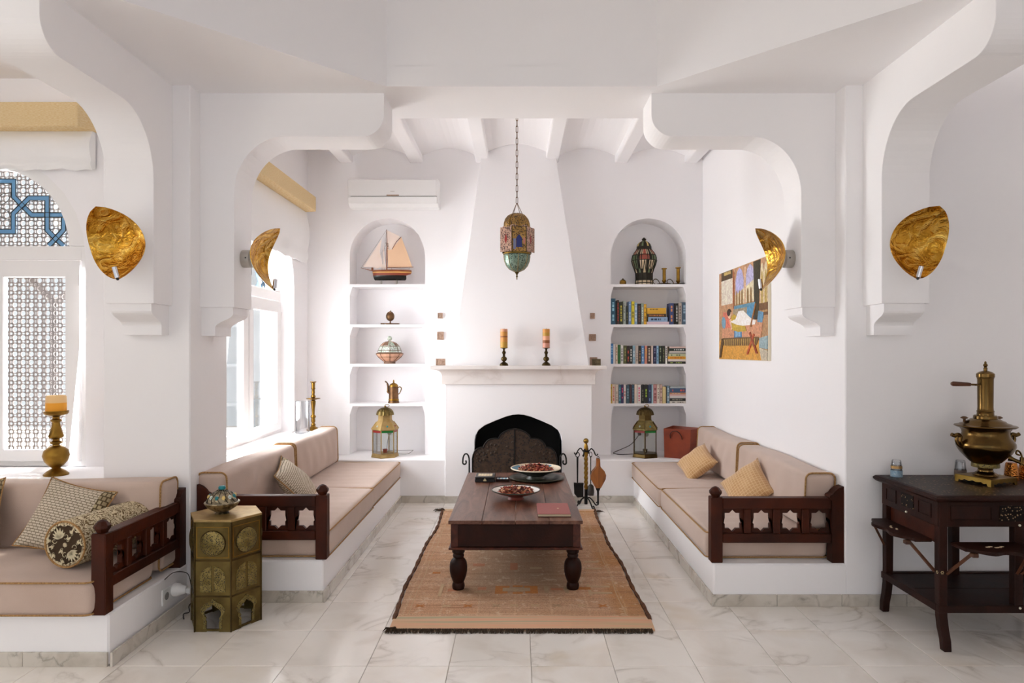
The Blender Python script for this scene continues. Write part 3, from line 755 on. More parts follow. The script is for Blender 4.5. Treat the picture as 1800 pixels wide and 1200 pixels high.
def pillow(name, label, w_, h_, T, loc, face, up, material, border=None, group=None):
    """square pillow centred on loc; face = direction its front looks, up = direction of its upper edge"""
    f = Vector(face).normalized(); u = Vector(up); u = (u - f * u.dot(f)).normalized(); r = u.cross(f)
    M3 = Matrix((r, u, f)).transposed()
    t = thing(name, label, 'pillow', loc, 0, group); t.rotation_euler = M3.to_euler()
    n = 18; mb = MB(); rn = random.Random(len(label)); p1, p2 = rn.uniform(0, 6), rn.uniform(0, 6)
    def P(i, j, s):
        a, b = -1 + 2*i/n, -1 + 2*j/n
        k = max(0, (1 - abs(a)**2.6)) ** 0.6 * max(0, (1 - abs(b)**2.6)) ** 0.6
        pin = 1 - 0.10 * (1 - abs(a)**2) * abs(b)**3; pin2 = 1 - 0.10 * (1 - abs(b)**2) * abs(a)**3
        z = s * T/2 * k + 0.004 * math.sin(a*5+p1) * math.sin(b*6+p2) * (k > 0)
        return (a * w_/2 * pin2, b * h_/2 * pin, z)
    for s in (-1, 1):
        mb.add([P(i, j, s) for i in range(n+1) for j in range(n+1)], [(i*(n+1)+j, (i+1)*(n+1)+j, (i+1)*(n+1)+j+1, i*(n+1)+j+1) for i in range(n) for j in range(n)], 0, True)
    mb.build('cover', material, t, angle=100)
    if border:
        e_ = [P(i, 0, 1) for i in range(n)] + [P(n, j, 1) for j in range(n)] + [P(n-i, n, 1) for i in range(n)] + [P(0, n-j, 1) for j in range(n)]
        MB().tube(e_, 0.004, 5, closed=True).build('piping', border, t, dbl=False)
    return t
pillow('throw_pillow', 'tan quilted pillow on the right bench, beside the red leather bag', 0.34, 0.30, 0.13, (1.50, 5.72, 0.510), (-0.62, -0.30, 0.72), (0.72, -0.15, 0.60), 'pillow_quilt', None, 'tan quilted pillows')
pillow('throw_pillow', 'tan quilted pillow on the right bench, nearest the wooden end', 0.34, 0.32, 0.13, (1.545, 4.60, 0.528), (-0.70, -0.42, 0.60), (0.60, -0.40, 0.72), 'pillow_quilt', None, 'tan quilted pillows')
pillow('throw_pillow', 'patterned cream and brown pillow on the alcove window bench', 0.42, 0.36, 0.13, (-1.53, 4.72, 0.530), (0.70, 0.05, 0.62), (-0.55, -0.25, 0.72), 'pillow_weave', 'piping', 'cream and brown woven pillows')
pillow('throw_pillow', 'patterned cream and brown pillow leaning behind the bolster', 0.37, 0.37, 0.12, (-2.335, 3.53, 0.580), (0.05, -0.86, 0.48), (0.20, 0.30, 0.85), 'pillow_weave', 'piping', 'cream and brown woven pillows')
pillow('throw_pillow', 'patterned cream and brown pillow cut by the left edge', 0.37, 0.37, 0.12, (-2.86, 3.53, 0.570), (0.0, -0.86, 0.48), (-0.25, 0.30, 0.85), 'pillow_weave', 'piping', 'cream and brown woven pillows')

# bolster with an embroidered end
bo = thing('bolster', 'round damask bolster in brown and cream beside the sofa end', 'bolster', (-2.145, 3.235, 0.527), -math.atan2(0.085, 0.48))
R_ = 0.113
mb = MB(); mb.M = Matrix.Rotation(-PI/2, 4, 'X')
mb.lathe([(R_*0.93, 0.0), (R_*0.985, 0.006), (R_, 0.02), (R_*1.01, 0.24), (R_, 0.46), (R_*0.985, 0.474), (R_*0.93, 0.48)], 40); mb.build('cover', 'damask', bo, angle=60)
mb = MB(); mb.M = Matrix.Rotation(-PI/2, 4, 'X'); mb.lathe([(0, -0.004), (R_*0.5, -0.003), (R_*0.93, 0.001)], 40); ed = mb.build('end_panel', 'damask_ground', bo)
mb = MB(); mb.tube([(R_*0.955*math.cos(a), 0.0, R_*0.955*math.sin(a)) for a in [2*PI*k/48 for k in range(48)]], 0.005, 6, closed=True); mb.build('piping', 'piping', bo, dbl=False)
mo = MB()
def leaf(c, a, L, w_, y=-0.006):
    ca, sa = math.cos(a), math.sin(a); pts = []
    for k in range(13):
        t_ = k/12*2; u_ = t_ if t_ <= 1 else 2 - t_; v_ = w_/2 * math.sin(PI * u_ ** 0.8) * (1 if t_ <= 1 else -1)
        pts.append((c[0] + L*u_*ca - v_*sa, c[1] + L*u_*sa + v_*ca))
    mo.plate(pts[:-1], y, y + 0.003, 'Y')
def scroll(c, a0, turns, r0, r1, w_):
    pts = [(c[0] + (r0 + (r1-r0)*k/14) * math.cos(a0 + turns*2*PI*k/14), -0.005, c[1] + (r0 + (r1-r0)*k/14) * math.sin(a0 + turns*2*PI*k/14)) for k in range(15)]
    mo.tube(pts, [w_ * (0.5 + 0.5*k/14) for k in range(15)], 5, squash=0.5)
for c, a in (((-0.022, 0.028), 1.95), ((0.030, -0.030), -0.95)):      # two lotus flowers
    for k in range(-3, 4): leaf(c, a + k*0.36, 0.056 - 0.005*abs(k), 0.0125)
    for s_ in (-1, 1): scroll((c[0] + s_*0.034*math.sin(a), c[1] - s_*0.034*math.cos(a)), a + s_*1.2, -s_*0.85, 0.005, 0.014, 0.003)
for c, a in (((0.018, 0.022), 0.75), ((-0.012, -0.024), 3.9), ((0.040, 0.052), 1.3), ((-0.058, -0.046), 4.3), ((0.070, 0.010), 0.3), ((-0.078, 0.012), 2.6), ((-0.012, -0.072), 4.6), ((-0.060, -0.010), 3.4)):
    leaf(c, a, 0.026, 0.009); leaf(c, a + 0.75, 0.020, 0.008); scroll(c, a + 2.5, 0.8, 0.004, 0.011, 0.0026)
for k in range(8): leaf((0.004, -0.001), k*PI/4, 0.012, 0.007)
for k in range(18):
    a = 2*PI*k/18; leaf((0.097*math.cos(a), 0.097*math.sin(a)), a + PI + (0.9 if k % 2 else -0.9), 0.017, 0.007)
mo.build('floral_motif', 'damask_cream', ed, dbl=False)

# ------------------------------------------------------------------ carved bench ends
def star(cx, cz, R, n=8, k=0.765):
    return [(cx + (R if i % 2 == 0 else R*k) * math.cos(PI/2 + PI*i/n), cz + (R if i % 2 == 0 else R*k) * math.sin(PI/2 + PI*i/n)) for i in range(2*n)]
def bench_end(label, loc, rz, mirror=False, L=0.755):
    """local: x from the free post (0) to the wall (L), y = thickness, z from the bench base"""
    t = thing('carved_bench_end', label, 'bench end', loc, rz, 'carved wooden bench ends')
    s = -1 if mirror else 1
    def bx_(name, a, b, mat_='wood_red', bev=0.004):
        xs = sorted((s*a[0], s*b[0])); return B((xs[0], a[1], a[2]), (xs[1], b[1], b[2])).build(name, mat_, t, bevel=bev)
    p1 = bx_('post', (0, 0, 0), (0.066, 0.066, 0.372))
    MB().lathe([(0.024, 0.372), (0.026, 0.378), (0.036, 0.392), (0.036, 0.405), (0.020, 0.424), (0.006, 0.430), (0, 0.431)], 8, (s*0.033, 0.033, 0), smooth=False, start=PI/8).build('finial', 'wood_red', p1, bevel=0.0015)
    mb = MB(); prof_ = [(L-0.068, 0.0), (L, 0.0), (L, 0.435)] + [(L-0.012, 0.432), (L-0.03, 0.425), (L-0.05, 0.408), (L-0.062, 0.392), (L-0.078, 0.384), (L-0.082, 0.372), (L-0.074, 0.362), (L-0.068, 0.355)]
    mb.plate([(s*x, z) for x, z in prof_], 0.0, 0.066, 'Y').build('post', 'wood_red', t, bevel=0.003)
    bx_('top_rail', (0.066, 0.004, 0.305), (L-0.068, 0.062, 0.368)); bx_('bottom_rail', (0.066, 0.004, 0.112), (L-0.068, 0.062, 0.165))
    n = 4; ow = (L - 0.134 - 3*0.042) / n
    for k in range(n):
        x0 = 0.066 + k*(ow + 0.042)
        if k < n-1: bx_('mullion', (x0 + ow, 0.006, 0.165), (x0 + ow + 0.042, 0.060, 0.305))
        cx = x0 + ow/2
        xs = sorted((s*x0, s*(x0 + ow)))
        MB().plate([(xs[0], 0.165), (xs[1], 0.165), (xs[1], 0.305), (xs[0], 0.305)], 0.024, 0.044, 'Y', [star(s*cx, 0.235, 0.0625)]).build('star_panel', 'wood_red', t)
    return t
bench_end('dark wooden bench end with star cutouts on the right bench', (1.102, 3.885, 0.238), 0)
bench_end('dark wooden bench end with star cutouts behind the hexagonal brass table', (-1.104, 3.945, 0.238), 0, True, 0.75)
bench_end('dark wooden bench end with star cutouts beside the damask bolster', (-1.878, 3.108, 0.238), PI/2, False, 0.757)

# ------------------------------------------------------------------ rug
ru = thing('rug', 'worn orange-brown woollen rug with dark edges under the coffee table', 'rug', (0.0, 3.5, 0.0))
def rx(side, y):      # wandering long edges
    return (0.70 + 0.012*math.sin(y*2.3+0.5) + 0.006*math.sin(y*7.1)) if side > 0 else (-0.68 + 0.010*math.sin(y*2.7+2) + 0.006*math.sin(y*6.3+1))
def rz(x, y): return 0.010 + 0.0025*math.sin(x*5+1)*math.sin(y*4) + 0.0015*math.sin(y*13+x*3)
def sheet(x0f, x1f, y0, y1, nx, ny, th=0.008, dz=0.0):
    vs = []; fs = []
    for j in range(ny+1):
        y = y0 + (y1-y0)*j/ny
        for i in range(nx+1):
            x = x0f(y) + (x1f(y) - x0f(y))*i/nx; vs.append((x, y, rz(x, y) + dz))
    N_ = len(vs); vs += [(x, y, max(0.0008, z - th)) for x, y, z in vs]
    w_ = nx + 1
    for j in range(ny):
        for i in range(nx):
            a = j*w_+i; fs += [(a, a+1, a+w_+1, a+w_), (N_+a, N_+a+w_, N_+a+w_+1, N_+a+1)]
    for i in range(nx): fs += [(i, N_+i, N_+i+1, i+1), (ny*w_+i, ny*w_+i+1, N_+ny*w_+i+1, N_+ny*w_+i)]
    for j in range(ny): fs += [(j*w_, (j+1)*w_, N_+(j+1)*w_, N_+j*w_), (j*w_+nx, N_+j*w_+nx, N_+(j+1)*w_+nx, (j+1)*w_+nx)]
    return MB().add(vs, fs, 0, True)
sheet(lambda y: rx(-1, y) + 0.02, lambda y: rx(1, y) - 0.02, 0.20, 2.64, 40, 70).build('pile', 'rug_wool', ru, angle=60)
sheet(lambda y: rx(-1, y) - 0.0, lambda y: rx(1, y) + 0.0, 0.012, 0.20, 40, 8).build('flat_woven_end', 'rug_end', ru, angle=60)
sheet(lambda y: rx(-1, y), lambda y: rx(1, y), 2.64, 2.70, 40, 3).build('flat_woven_end', 'rug_end', ru, angle=60)
for s in (-1, 1):
    n = 60; pts = [(rx(s, y) - s*0.006, y, rz(rx(s, y), y) - 0.001) for y in [0.16 + 2.54*k/n for k in range(n+1)]]
    MB().tube(pts, [0.011 + 0.003*math.sin(k*1.7) + 0.002*math.sin(k*0.6) for k in range(n+1)], 7, squash=0.6).build('selvage', 'selvage', ru, dbl=False)
fr_ = MB(); rn = random.Random(3)
for k in range(330):
    x = -0.672 + 1.362*k/329 + rn.uniform(-0.002, 0.002); l_ = rn.uniform(0.018, 0.034); dx = rn.uniform(-0.012, 0.012)
    fr_.tube([(x, 0.018, 0.012), (x + dx*0.4, 0.004, 0.009), (x + dx, 0.012 - l_, 0.004)], [0.0042, 0.0038, 0.0018], 4)
tag(fr_.build('fringe', 'tassel', ru, dbl=False), kind='stuff')
tf = MB()
for (cx, cy, n_, sp, L_) in ((-0.70, 2.66, 26, 2.2, 0.07), (0.72, 2.60, 16, 1.5, 0.06), (-0.655, 0.03, 18, 1.6, 0.05)):
    for k in range(n_):
        a = PI/2 + rn.uniform(-sp, sp) if cy > 1 else -PI/2 + rn.uniform(-sp, sp); l_ = L_*rn.uniform(0.5, 1)
        tf.tube([(cx + rn.uniform(-.02, .02), cy, 0.012), (cx + math.cos(a)*l_*0.6, cy + math.sin(a)*l_*0.6, 0.018*rn.random() + 0.006), (cx + math.cos(a)*l_, cy + math.sin(a)*l_, 0.004)], [0.004, 0.003, 0.001], 4)
tag(tf.build('corner_tuft', 'tassel', ru, dbl=False), kind='stuff')
def motif(pts, m_):       # woven figures, lying a hair proud of the pile
    mb = MB(); mb.plate(pts, 0, 0.0015, 'Z')
    mb.v = [Vector((p.x, p.y, rz(p.x, p.y) + 0.0006 + p.z)) for p in mb.v]
    return mb.build('woven_figure', m_, ru)
def rc(x0, x1, y0, y1): return [(x0, y0), (x1, y0), (x1, y1), (x0, y1)]
for (x0, x1, y0, y1, m_) in [(-0.135, -0.09, 0.53, 0.66, 'rug_orange'), (-0.09, -0.06, 0.535, 0.565, 'rug_orange'), (-0.09, -0.05, 0.63, 0.66, 'rug_orange'), (-0.03, 0.03, 0.525, 0.55, 'rug_orange'), (-0.03, 0.03, 0.645, 0.67, 'rug_orange'), (0.075, 0.12, 0.53, 0.66, 'rug_orange'), (0.045, 0.075, 0.535, 0.565, 'rug_orange'), (0.04, 0.075, 0.63, 0.66, 'rug_orange'),
                             (-0.09, 0.075, 0.57, 0.625, 'rug_grey'), (-0.26, -0.17, 0.555, 0.575, 'rug_grey'), (-0.24, -0.19, 0.60, 0.64, 'rug_red'), (0.16, 0.185, 0.54, 0.66, 'rug_grey'), (0.28, 0.305, 0.54, 0.66, 'rug_grey'), (0.20, 0.27, 0.585, 0.62, 'rug_red'), (0.34, 0.44, 0.60, 0.645, 'rug_orange'), (0.44, 0.56, 0.53, 0.56, 'rug_cream'), (0.44, 0.56, 0.645, 0.675, 'rug_cream'),
                             (-0.47, -0.45, 0.50, 0.70, 'rug_cream'), (0.42, 0.44, 0.5, 0.70, 'rug_cream'), (-0.42, -0.36, 0.58, 0.62, 'rug_red'), (0.45, 0.55, 0.98, 1.01, 'rug_cream'), (0.45, 0.55, 1.13, 1.16, 'rug_cream'), (-0.30, -0.22, 1.05, 1.10, 'rug_red'), (-0.05, 0.00, 0.98, 1.12, 'rug_red'), (0.08, 0.16, 1.00, 1.03, 'rug_cream'), (-0.55, -0.50, 0.9, 0.93, 'rug_orange')]:
    motif(rc(x0, x1, y0, y1), m_)
for cx in (-0.55, -0.40, -0.28, -0.12, -0.02, 0.10, 0.22, 0.36, 0.48):     # row of small flowers near the end
    m_ = random.choice(['rug_cream', 'rug_orange', 'rug_grey'])
    for k in range(4):
        a = PI/4 + k*PI/2; motif([(cx + 0.006*math.cos(a+1.57), 0.345 + 0.006*math.sin(a+1.57)), (cx + 0.006*math.cos(a-1.57), 0.345 + 0.006*math.sin(a-1.57)), (cx + 0.032*math.cos(a-0.2), 0.345 + 0.026*math.sin(a-0.2)), (cx + 0.032*math.cos(a+0.2), 0.345 + 0.026*math.sin(a+0.2))], m_)
sheet(lambda y: 0.585 + 0.004*math.sin(y*9), lambda y: 0.589 + 0.004*math.sin(y*9), 0.22, 2.55, 1, 60, 0.002, 0.001).build('woven_line', 'rug_cream', ru)
sheet(lambda y: -0.60 + 0.004*math.sin(y*9), lambda y: -0.596 + 0.004*math.sin(y*9), 0.22, 2.55, 1, 60, 0.002, 0.001).build('woven_line', 'rug_cream', ru)

# ------------------------------------------------------------------ coffee table
TZ = 0.4376
ct = thing('coffee_table', 'low dark wooden coffee table with turned legs on the rug', 'table', (-0.0125, 4.86, 0.012))
z_ = TZ - 0.012
for k in range(4):        # planked top
    x0 = -0.40 + 0.2*k
    B((x0 + (0.0006 if k else 0), -0.81, z_ - 0.022), (x0 + 0.2 - 0.0006, 0.81, z_)).build('top_plank', 'wood_worn', ct, bevel=0.003)
for s in (-1, 1):
    B((-0.375, s*0.765 - 0.012, 0.262), (0.375, s*0.765 + 0.012, z_ - 0.022)).build('apron', 'wood_black', ct, bevel=0.002)
    B((s*0.375 - 0.012, -0.753, 0.262), (s*0.375 + 0.012, 0.753, z_ - 0.022)).build('apron', 'wood_black', ct, bevel=0.002)
    for q in (-1, 1): B((s*0.388 - 0.045*(s > 0), q*0.779 - 0.045*(q > 0), 0.258), (s*0.388 + 0.045*(s < 0), q*0.779 + 0.045*(q < 0), z_ - 0.022)).build('corner_block', 'wood_table', ct, bevel=0.003)
mb = MB()
mb.plate(rc(-0.40, 0.40, -0.795, 0.795), 0.246, 0.260, 'Z', [rc(-0.34, 0.34, -0.735, 0.735)]); mb.build('lower_moulding', 'wood_table', ct, bevel=0.004)
leg = MB().lathe([(0.038, 0.246), (0.038, 0.222), (0.030, 0.212), (0.034, 0.205), (0.034, 0.196), (0.028, 0.190), (0.040, 0.178), (0.050, 0.160), (0.0535, 0.135), (0.053, 0.110), (0.047, 0.080), (0.037, 0.052), (0.032, 0.040), (0.036, 0.033), (0.038, 0.020), (0.036, 0.004), (0.034, 0.0)], 28)
l0 = None
for sx in (-1, 1):
    for sy in (-1, 1):
        if l0 is None: o = l0 = leg.build('leg', 'wood_black', ct)
        else: o = l0.copy(); C.objects.link(o); o.parent = ct
        o.location = (sx*0.345, sy*0.74, 0)

# inlaid box and its small tray
bx1 = thing('inlaid_box', 'small black lacquer box with an inlaid lid and gold clasp', 'box', (-0.252, 5.335, TZ))
B((-0.0765, -0.095, 0), (0.0765, 0.095, 0.026)).build('body', 'black_lacquer', bx1, bevel=0.003)
ld = B((-0.0765, -0.095, 0.0275), (0.0765, 0.095, 0.040)).build('lid', 'black_lacquer', bx1, bevel=0.003)
mb = MB()
for i in range(5):
    for j in range(3): mb.box((-0.055 + 0.0222*i, -0.05 + 0.036*j, 0.040), (-0.055 + 0.0222*i + 0.020, -0.05 + 0.036*j + 0.033, 0.0412))
mb.build('inlay', 'bone', ld)
MB().plate([(-0.012, 0.0), (0.012, 0.0), (0.012, 0.010), (0.006, 0.012), (0.004, 0.020), (-0.004, 0.020), (-0.006, 0.012), (-0.012, 0.010)], -0.0985, -0.095, 'Y').build('clasp', 'gold_foil', bx1).location = (0, 0, 0.010)
tr = thing('trinket_tray', 'tiny wooden tray with blue and white tokens beside the lacquer box', 'tray', (-0.117, 5.31, TZ))
mb = MB().plate(rc(-0.052, 0.052, -0.045, 0.045), 0, 0.020, 'Z', [rc(-0.047, 0.047, -0.040, 0.040)]).box((-0.05, -0.043, 0), (0.05, 0.043, 0.004)); mb.build('body', 'wood_black', tr, bevel=0.001)
mb = MB()
for k in range(7): mb.box((-0.043 + 0.0125*k, -0.03, 0.004), (-0.043 + 0.0125*k + 0.011, 0.03, 0.018), k % 2)
mb.build('token', ['glaze_white', 'glaze_blue'], tr)

pl = thing('dark_plate', 'wide dark metal plate under the larger potpourri bowl', 'plate', (0.150, 5.385, TZ))
MB().lathe([(0, 0.004), (0.12, 0.004), (0.15, 0.006), (0.165, 0.014), (0.213, 0.017), (0.216, 0.015), (0.213, 0.012), (0.168, 0.009), (0.15, 0.0), (0.0, 0.0)], 48).build('dish', 'plate_dark', pl)
def bowl(name, label, loc, R, H, foot_r, rim, inner, outer, foot, rim_m, wedges):
    t = thing(name, label, 'bowl', loc)
    n = 48
    mi = (lambda j, i: wedges[int(i / n * len(wedges))] if wedges else 0)
    MB().lathe([(R*0.985, H), (R*0.8, H*0.82), (R*0.6, H*0.66), (R*0.35, H*0.48), (0, H*0.42)], n, m=mi, caps=False).build('inside', inner, t)
    MB().lathe([(R*0.985, H), (R*0.99, H*0.94), (R*0.8, H*0.72), (R*0.6, H*0.54), (foot_r*1.05, H*0.34), (foot_r, H*0.28)], n, caps=False).build('outside', outer, t)
    MB().lathe([(foot_r*0.9, H*0.30), (foot_r*0.92, H*0.2), (foot_r*1.08, 0.0), (foot_r*0.9, 0)], 32).build('foot', foot, t)
    MB().tube([(R*0.985*math.cos(a), R*0.985*math.sin(a), H) for a in [2*PI*k/48 for k in range(48)]], rim, 6, closed=True).build('rim', rim_m, t, dbl=False)
    return t
bowl('footed_bowl', 'large footed bowl with blue and cream rim on the dark plate', (0.143, 5.385, TZ + 0.0045), 0.197, 0.083, 0.070, 0.005, ['clay_cream', 'glaze_blue'], 'glaze_dark', 'plate_dark', 'clay_cream', [0, 1, 0, 1, 0, 0, 0, 0])
bowl('footed_bowl', 'smaller white bowl on a red foot in the middle of the coffee table', (-0.012, 4.66, TZ), 0.167, 0.062, 0.053, 0.004, ['glaze_white'], 'clay_red', 'clay_red', 'plate_dark', None)
def petals(label, c, R, h, n, seed, BR, BH):
    rn = random.Random(seed); mb = MB()
    for k in range(n):
        a, r_ = rn.uniform(0, 2*PI), R*math.sqrt(rn.random()); q_ = r_/BR; zi = BH*(0.42 + 0.17*q_ + 0.41*q_*q_)
        z = zi + 0.010 + h*(1 - (r_/R)**2) * rn.uniform(0.0, 1.0)
        M = Matrix.Translation((r_*math.cos(a), r_*math.sin(a), z)) @ Matrix.Rotation(rn.uniform(0, 6.3), 4, 'Z') @ Matrix.Rotation(rn.uniform(-0.9, 0.9), 4, 'X') @ Matrix.Rotation(rn.uniform(-0.9, 0.9), 4, 'Y')
        L_, w_, cu = rn.uniform(0.012, 0.024), rn.uniform(0.007, 0.014), rn.uniform(-0.007, 0.009); mb.M = M; d = 0.0012
        b = [(-L_, 0, cu), (-L_*0.3, -w_, 0), (L_*0.6, -w_*0.7, cu*0.3), (L_, 0, cu), (L_*0.6, w_*0.7, cu*0.3), (-L_*0.3, w_, 0)]
        mb.add(b + [(x, y, z_2 - d) for x, y, z_2 in b], [(0,1,2,3,4,5), (11,10,9,8,7,6)] + [(i, i+6, (i+1) % 6 + 6, (i+1) % 6) for i in range(6)], rn.choice([0, 0, 1, 1, 2, 2, 3, 4]))
    o = mb.build('dried_petals', ['petal_a', 'petal_b', 'petal_c', 'petal_d', 'petal_e'], None, dbl=False); o.location = c
    tag(o, label, 'potpourri', None, 'stuff')
petals('dried red and brown potpourri heaped in the large footed bowl', (0.143, 5.385, TZ + 0.0045), 0.136, 0.066, 320, 1, 0.197, 0.083)
petals('dried red and brown potpourri in the smaller white bowl', (-0.012, 4.66, TZ), 0.116, 0.042, 260, 2, 0.167, 0.062)
nbk = thing('notebook', 'dusty red notebook with a small gold stamp on the coffee table', 'notebook', (0.2225, 4.285, TZ))
B((-0.101, -0.147, 0.0165), (0.101, 0.147, 0.020)).build('cover', 'notebook', nbk, bevel=0.001); B((-0.101, -0.147, 0), (0.101, 0.147, 0.0035)).build('back_cover', 'notebook_dark', nbk, bevel=0.001)
B((-0.098, -0.143, 0.0036), (0.099, 0.143, 0.0164)).build('pages', 'paper', nbk)
MB().lathe([(0.007, 0.0200), (0.007, 0.0204), (0, 0.0204)], 8, (0.03, 0.0, 0)).build('stamp', 'gold_foil', nbk)

# ------------------------------------------------------------------ hearth things
fs_ = thing('fire_screen', 'dark pierced metal fire screen with scalloped top before the fireplace', 'fire screen', (-0.005, 6.40, 0))
S6 = 6.40 / 1200 / 6.314
def fpx(x, y): return ((800 + x/6.314 - 910)/1200*6.40 + 0.005, 1.44 - (710 + y/6.314 - 618)/1200*6.40)
half = [(660, 275), (600, 285), (540, 312), (500, 345), (482, 383), (440, 382), (400, 387), (362, 405), (335, 435), (318, 478), (285, 480), (250, 492), (220, 520), (202, 560), (192, 610)]
L_ = [fpx(*p) for p in half]; mid = L_[0][0]
out = [(mid*2 - x, z) for x, z in reversed(L_)] + L_[1:]
poly = [(out[0][0], 0.04)] + out + [(out[-1][0], 0.04)]
poly = poly[:]
MB().plate(poly, -0.004, 0.004, 'Y').build('pierced_panel', 'pierced_iron', fs_)
MB().tube([(x, -0.004, z) for x, z in poly], 0.007, 6, closed=True).build('panel_frame', 'iron', fs_, dbl=False)
MB().tube([(mid, -0.006, 0.05), (mid, -0.006, L_[0][1])], 0.007, 6).build('centre_bar', 'iron', fs_, dbl=False)
rim2 = MB()
for cx, cz, rr, a0, a1 in ((mid, L_[0][1] - 0.20, 0.155, 10, 170), (mid - 0.21, 0.53, 0.085, 30, 200), (mid + 0.21, 0.53, 0.085, -20, 150), (mid - 0.31, 0.46, 0.08, 70, 200), (mid + 0.31, 0.46, 0.08, -20, 110)):
    rim2.tube([(x, -0.005, z) for x, z in arc(cx, cz, rr, rr, a0, a1, 16)], 0.004, 5)
    for k in range(7): rim2.ball((cx + rr*0.5*math.cos(k*0.9), -0.005, cz + rr*0.5*math.sin(k*0.9)), 0.012, 8)
rim2.build('relief', 'pierced_iron', fs_, dbl=False)
for s in (-1, 1):
    x0 = mid + s*0.425
    path = [(x0, 0, 0.0), (x0, 0, 0.42)] + [(x0 + s*(0.030 - 0.030*math.cos(a)), 0, 0.42 + 0.045*math.sin(a) + 0.02*math.sin(a)) for a in [PI*k/8 for k in range(1, 9)]]
    path += [(x0 + s*(0.045 + 0.017*math.cos(a)), 0, 0.405 - 0.02*math.sin(a)) for a in [0.4 + PI*k/6 for k in range(0, 8)]]
    MB().tube(path, 0.0075, 7).build('scroll_post', 'iron', fs_, dbl=False)
    MB().tube([(x0, -0.11, 0.008), (x0, -0.03, 0.03), (x0, 0, 0.06), (x0, 0.03, 0.03), (x0, 0.07, 0.008)], 0.008, 6).build('foot', 'iron', fs_, dbl=False)
    for z in (0.10, 0.30): MB().tube([(x0, 0, z), (x0 - s*0.03, 0, z)], 0.006, 6).build('link', 'iron', fs_, dbl=False)

ft = thing('fire_tool_stand', 'black iron fire tool stand with twisted brass post and ball top', 'fire tools', (0.632, 6.32, 0))
MB().tube([(0, 0, 0.03), (0, 0, 0.17)], 0.016, 8).build('stem', 'iron', ft, dbl=False)
n = 40
rings = [[((0.015 + 0.004*(q % 2))*math.cos(k*0.30 + q*PI/4), (0.015 + 0.004*(q % 2))*math.sin(k*0.30 + q*PI/4), 0.17 + 0.33*k/n) for q in range(8)] for k in range(n+1)]
MB().loft(rings).build('twisted_post', 'brass', ft, angle=20)
MB().lathe([(0.017, 0.50), (0.019, 0.51), (0.017, 0.53), (0.019, 0.56), (0.013, 0.585), (0.010, 0.592)], 16).build('collar', 'brass', ft)
MB().ball((0, 0, 0.615), 0.025, 18).build('ball', 'gilt_yellow', ft)
MB().lathe([(0.03, 0.515), (0.034, 0.522), (0.03, 0.53)], 12).build('hook_ring', 'iron', ft)
for k in range(4):
    a = -0.35 + k*PI/2
    p = [(0.03, 0, 0.522), (0.05, 0, 0.545), (0.075, 0, 0.525), (0.09, 0, 0.49), (0.105, 0, 0.488), (0.112, 0, 0.502)]
    MB().tube(smoothpath([(r*math.cos(a), r*math.sin(a), z) for r, _, z in p], 4), 0.0055, 6).build('hook', 'iron', ft, dbl=False)
for k in range(4):
    a = PI/4 + k*PI/2 - 0.3
    p = [(0.0, 0, 0.09), (0.04, 0, 0.085), (0.075, 0, 0.055), (0.10, 0, 0.02), (0.12, 0, 0.008), (0.135, 0, 0.02), (0.128, 0, 0.035), (0.115, 0, 0.030)]
    MB().tube(smoothpath([(r*math.cos(a), r*math.sin(a), z) for r, _, z in p], 4), 0.0065, 6).build('scroll_foot', 'iron', ft, dbl=False)
sv = thing('hearth_shovel', 'black iron hearth shovel hanging on the tool stand', 'shovel', (0.552, 6.30, 0.13))
MB().tube([(0.0, 0, 0.10), (0.0, 0, 0.34)], [0.0065, 0.009], 8).build('shaft', 'iron', sv, dbl=False)
MB().tube([(0.018*math.cos(a), 0, 0.36 + 0.022*math.sin(a)) for a in [2*PI*k/16 for k in range(16)]], 0.004, 6, closed=True).build('loop', 'iron', sv, dbl=False)
MB().plate([(-0.035, 0.105), (-0.03, 0.0), (0.0, -0.035), (0.055, -0.03), (0.055, 0.095)], -0.006, 0.002, 'Y').box((-0.035, -0.006, 0.09), (0.055, -0.03, 0.104)).build('blade', 'iron', sv, bevel=0.002)
br_ = thing('hearth_brush', 'slim iron hearth brush hanging beside the twisted post', 'brush', (0.672, 6.28, 0.12))
MB().tube([(0, 0, 0.10), (0, 0, 0.36)], 0.0045, 6).build('shaft', 'iron', br_, dbl=False)
MB().tube([(0.011*math.cos(a), 0, 0.375 + 0.024*math.sin(a)) for a in [2*PI*k/16 for k in range(16)]], 0.003, 6, closed=True).build('loop', 'iron', br_, dbl=False)
MB().lathe([(0.012, 0.10), (0.026, 0.085), (0.032, 0.03), (0.028, 0.0)], 14).build('bristles', 'cable_dark', br_)
be = thing('fireplace_bellows', 'wooden hand bellows hanging on the tool stand', 'bellows', (0.738, 6.27, 0.10))
bp = [(-0.016, 0.36), (-0.020, 0.29)] + [(-0.030, 0.275), (-0.058, 0.245), (-0.072, 0.21), (-0.068, 0.175), (-0.05, 0.14), (-0.034, 0.11), (-0.022, 0.09)]
bp = bp + [(-x, z) for x, z in reversed(bp)]
MB().plate(bp, -0.026, -0.016, 'Y').build('board', mat('bellows_wood', '#9a5a1e', 0.45, col2='#6e3c12', vscale=7, vdist=1.0, stretch=(3, 1, 0.6)), be, bevel=0.004)
MB().plate(bp, 0.012, 0.022, 'Y').build('board', MATS['bellows_wood'], be, bevel=0.004)
MB().plate([(x*0.94, 0.08 + (z - 0.08)*0.90) for x, z in bp], -0.016, 0.012, 'Y').build('leather', 'leather_dark', be)
MB().lathe([(0.020, 0.105), (0.024, 0.09), (0.018, 0.075), (0.010, 0.06), (0.009, -0.06), (0.007, -0.065)], 12).build('nozzle', 'iron', be)
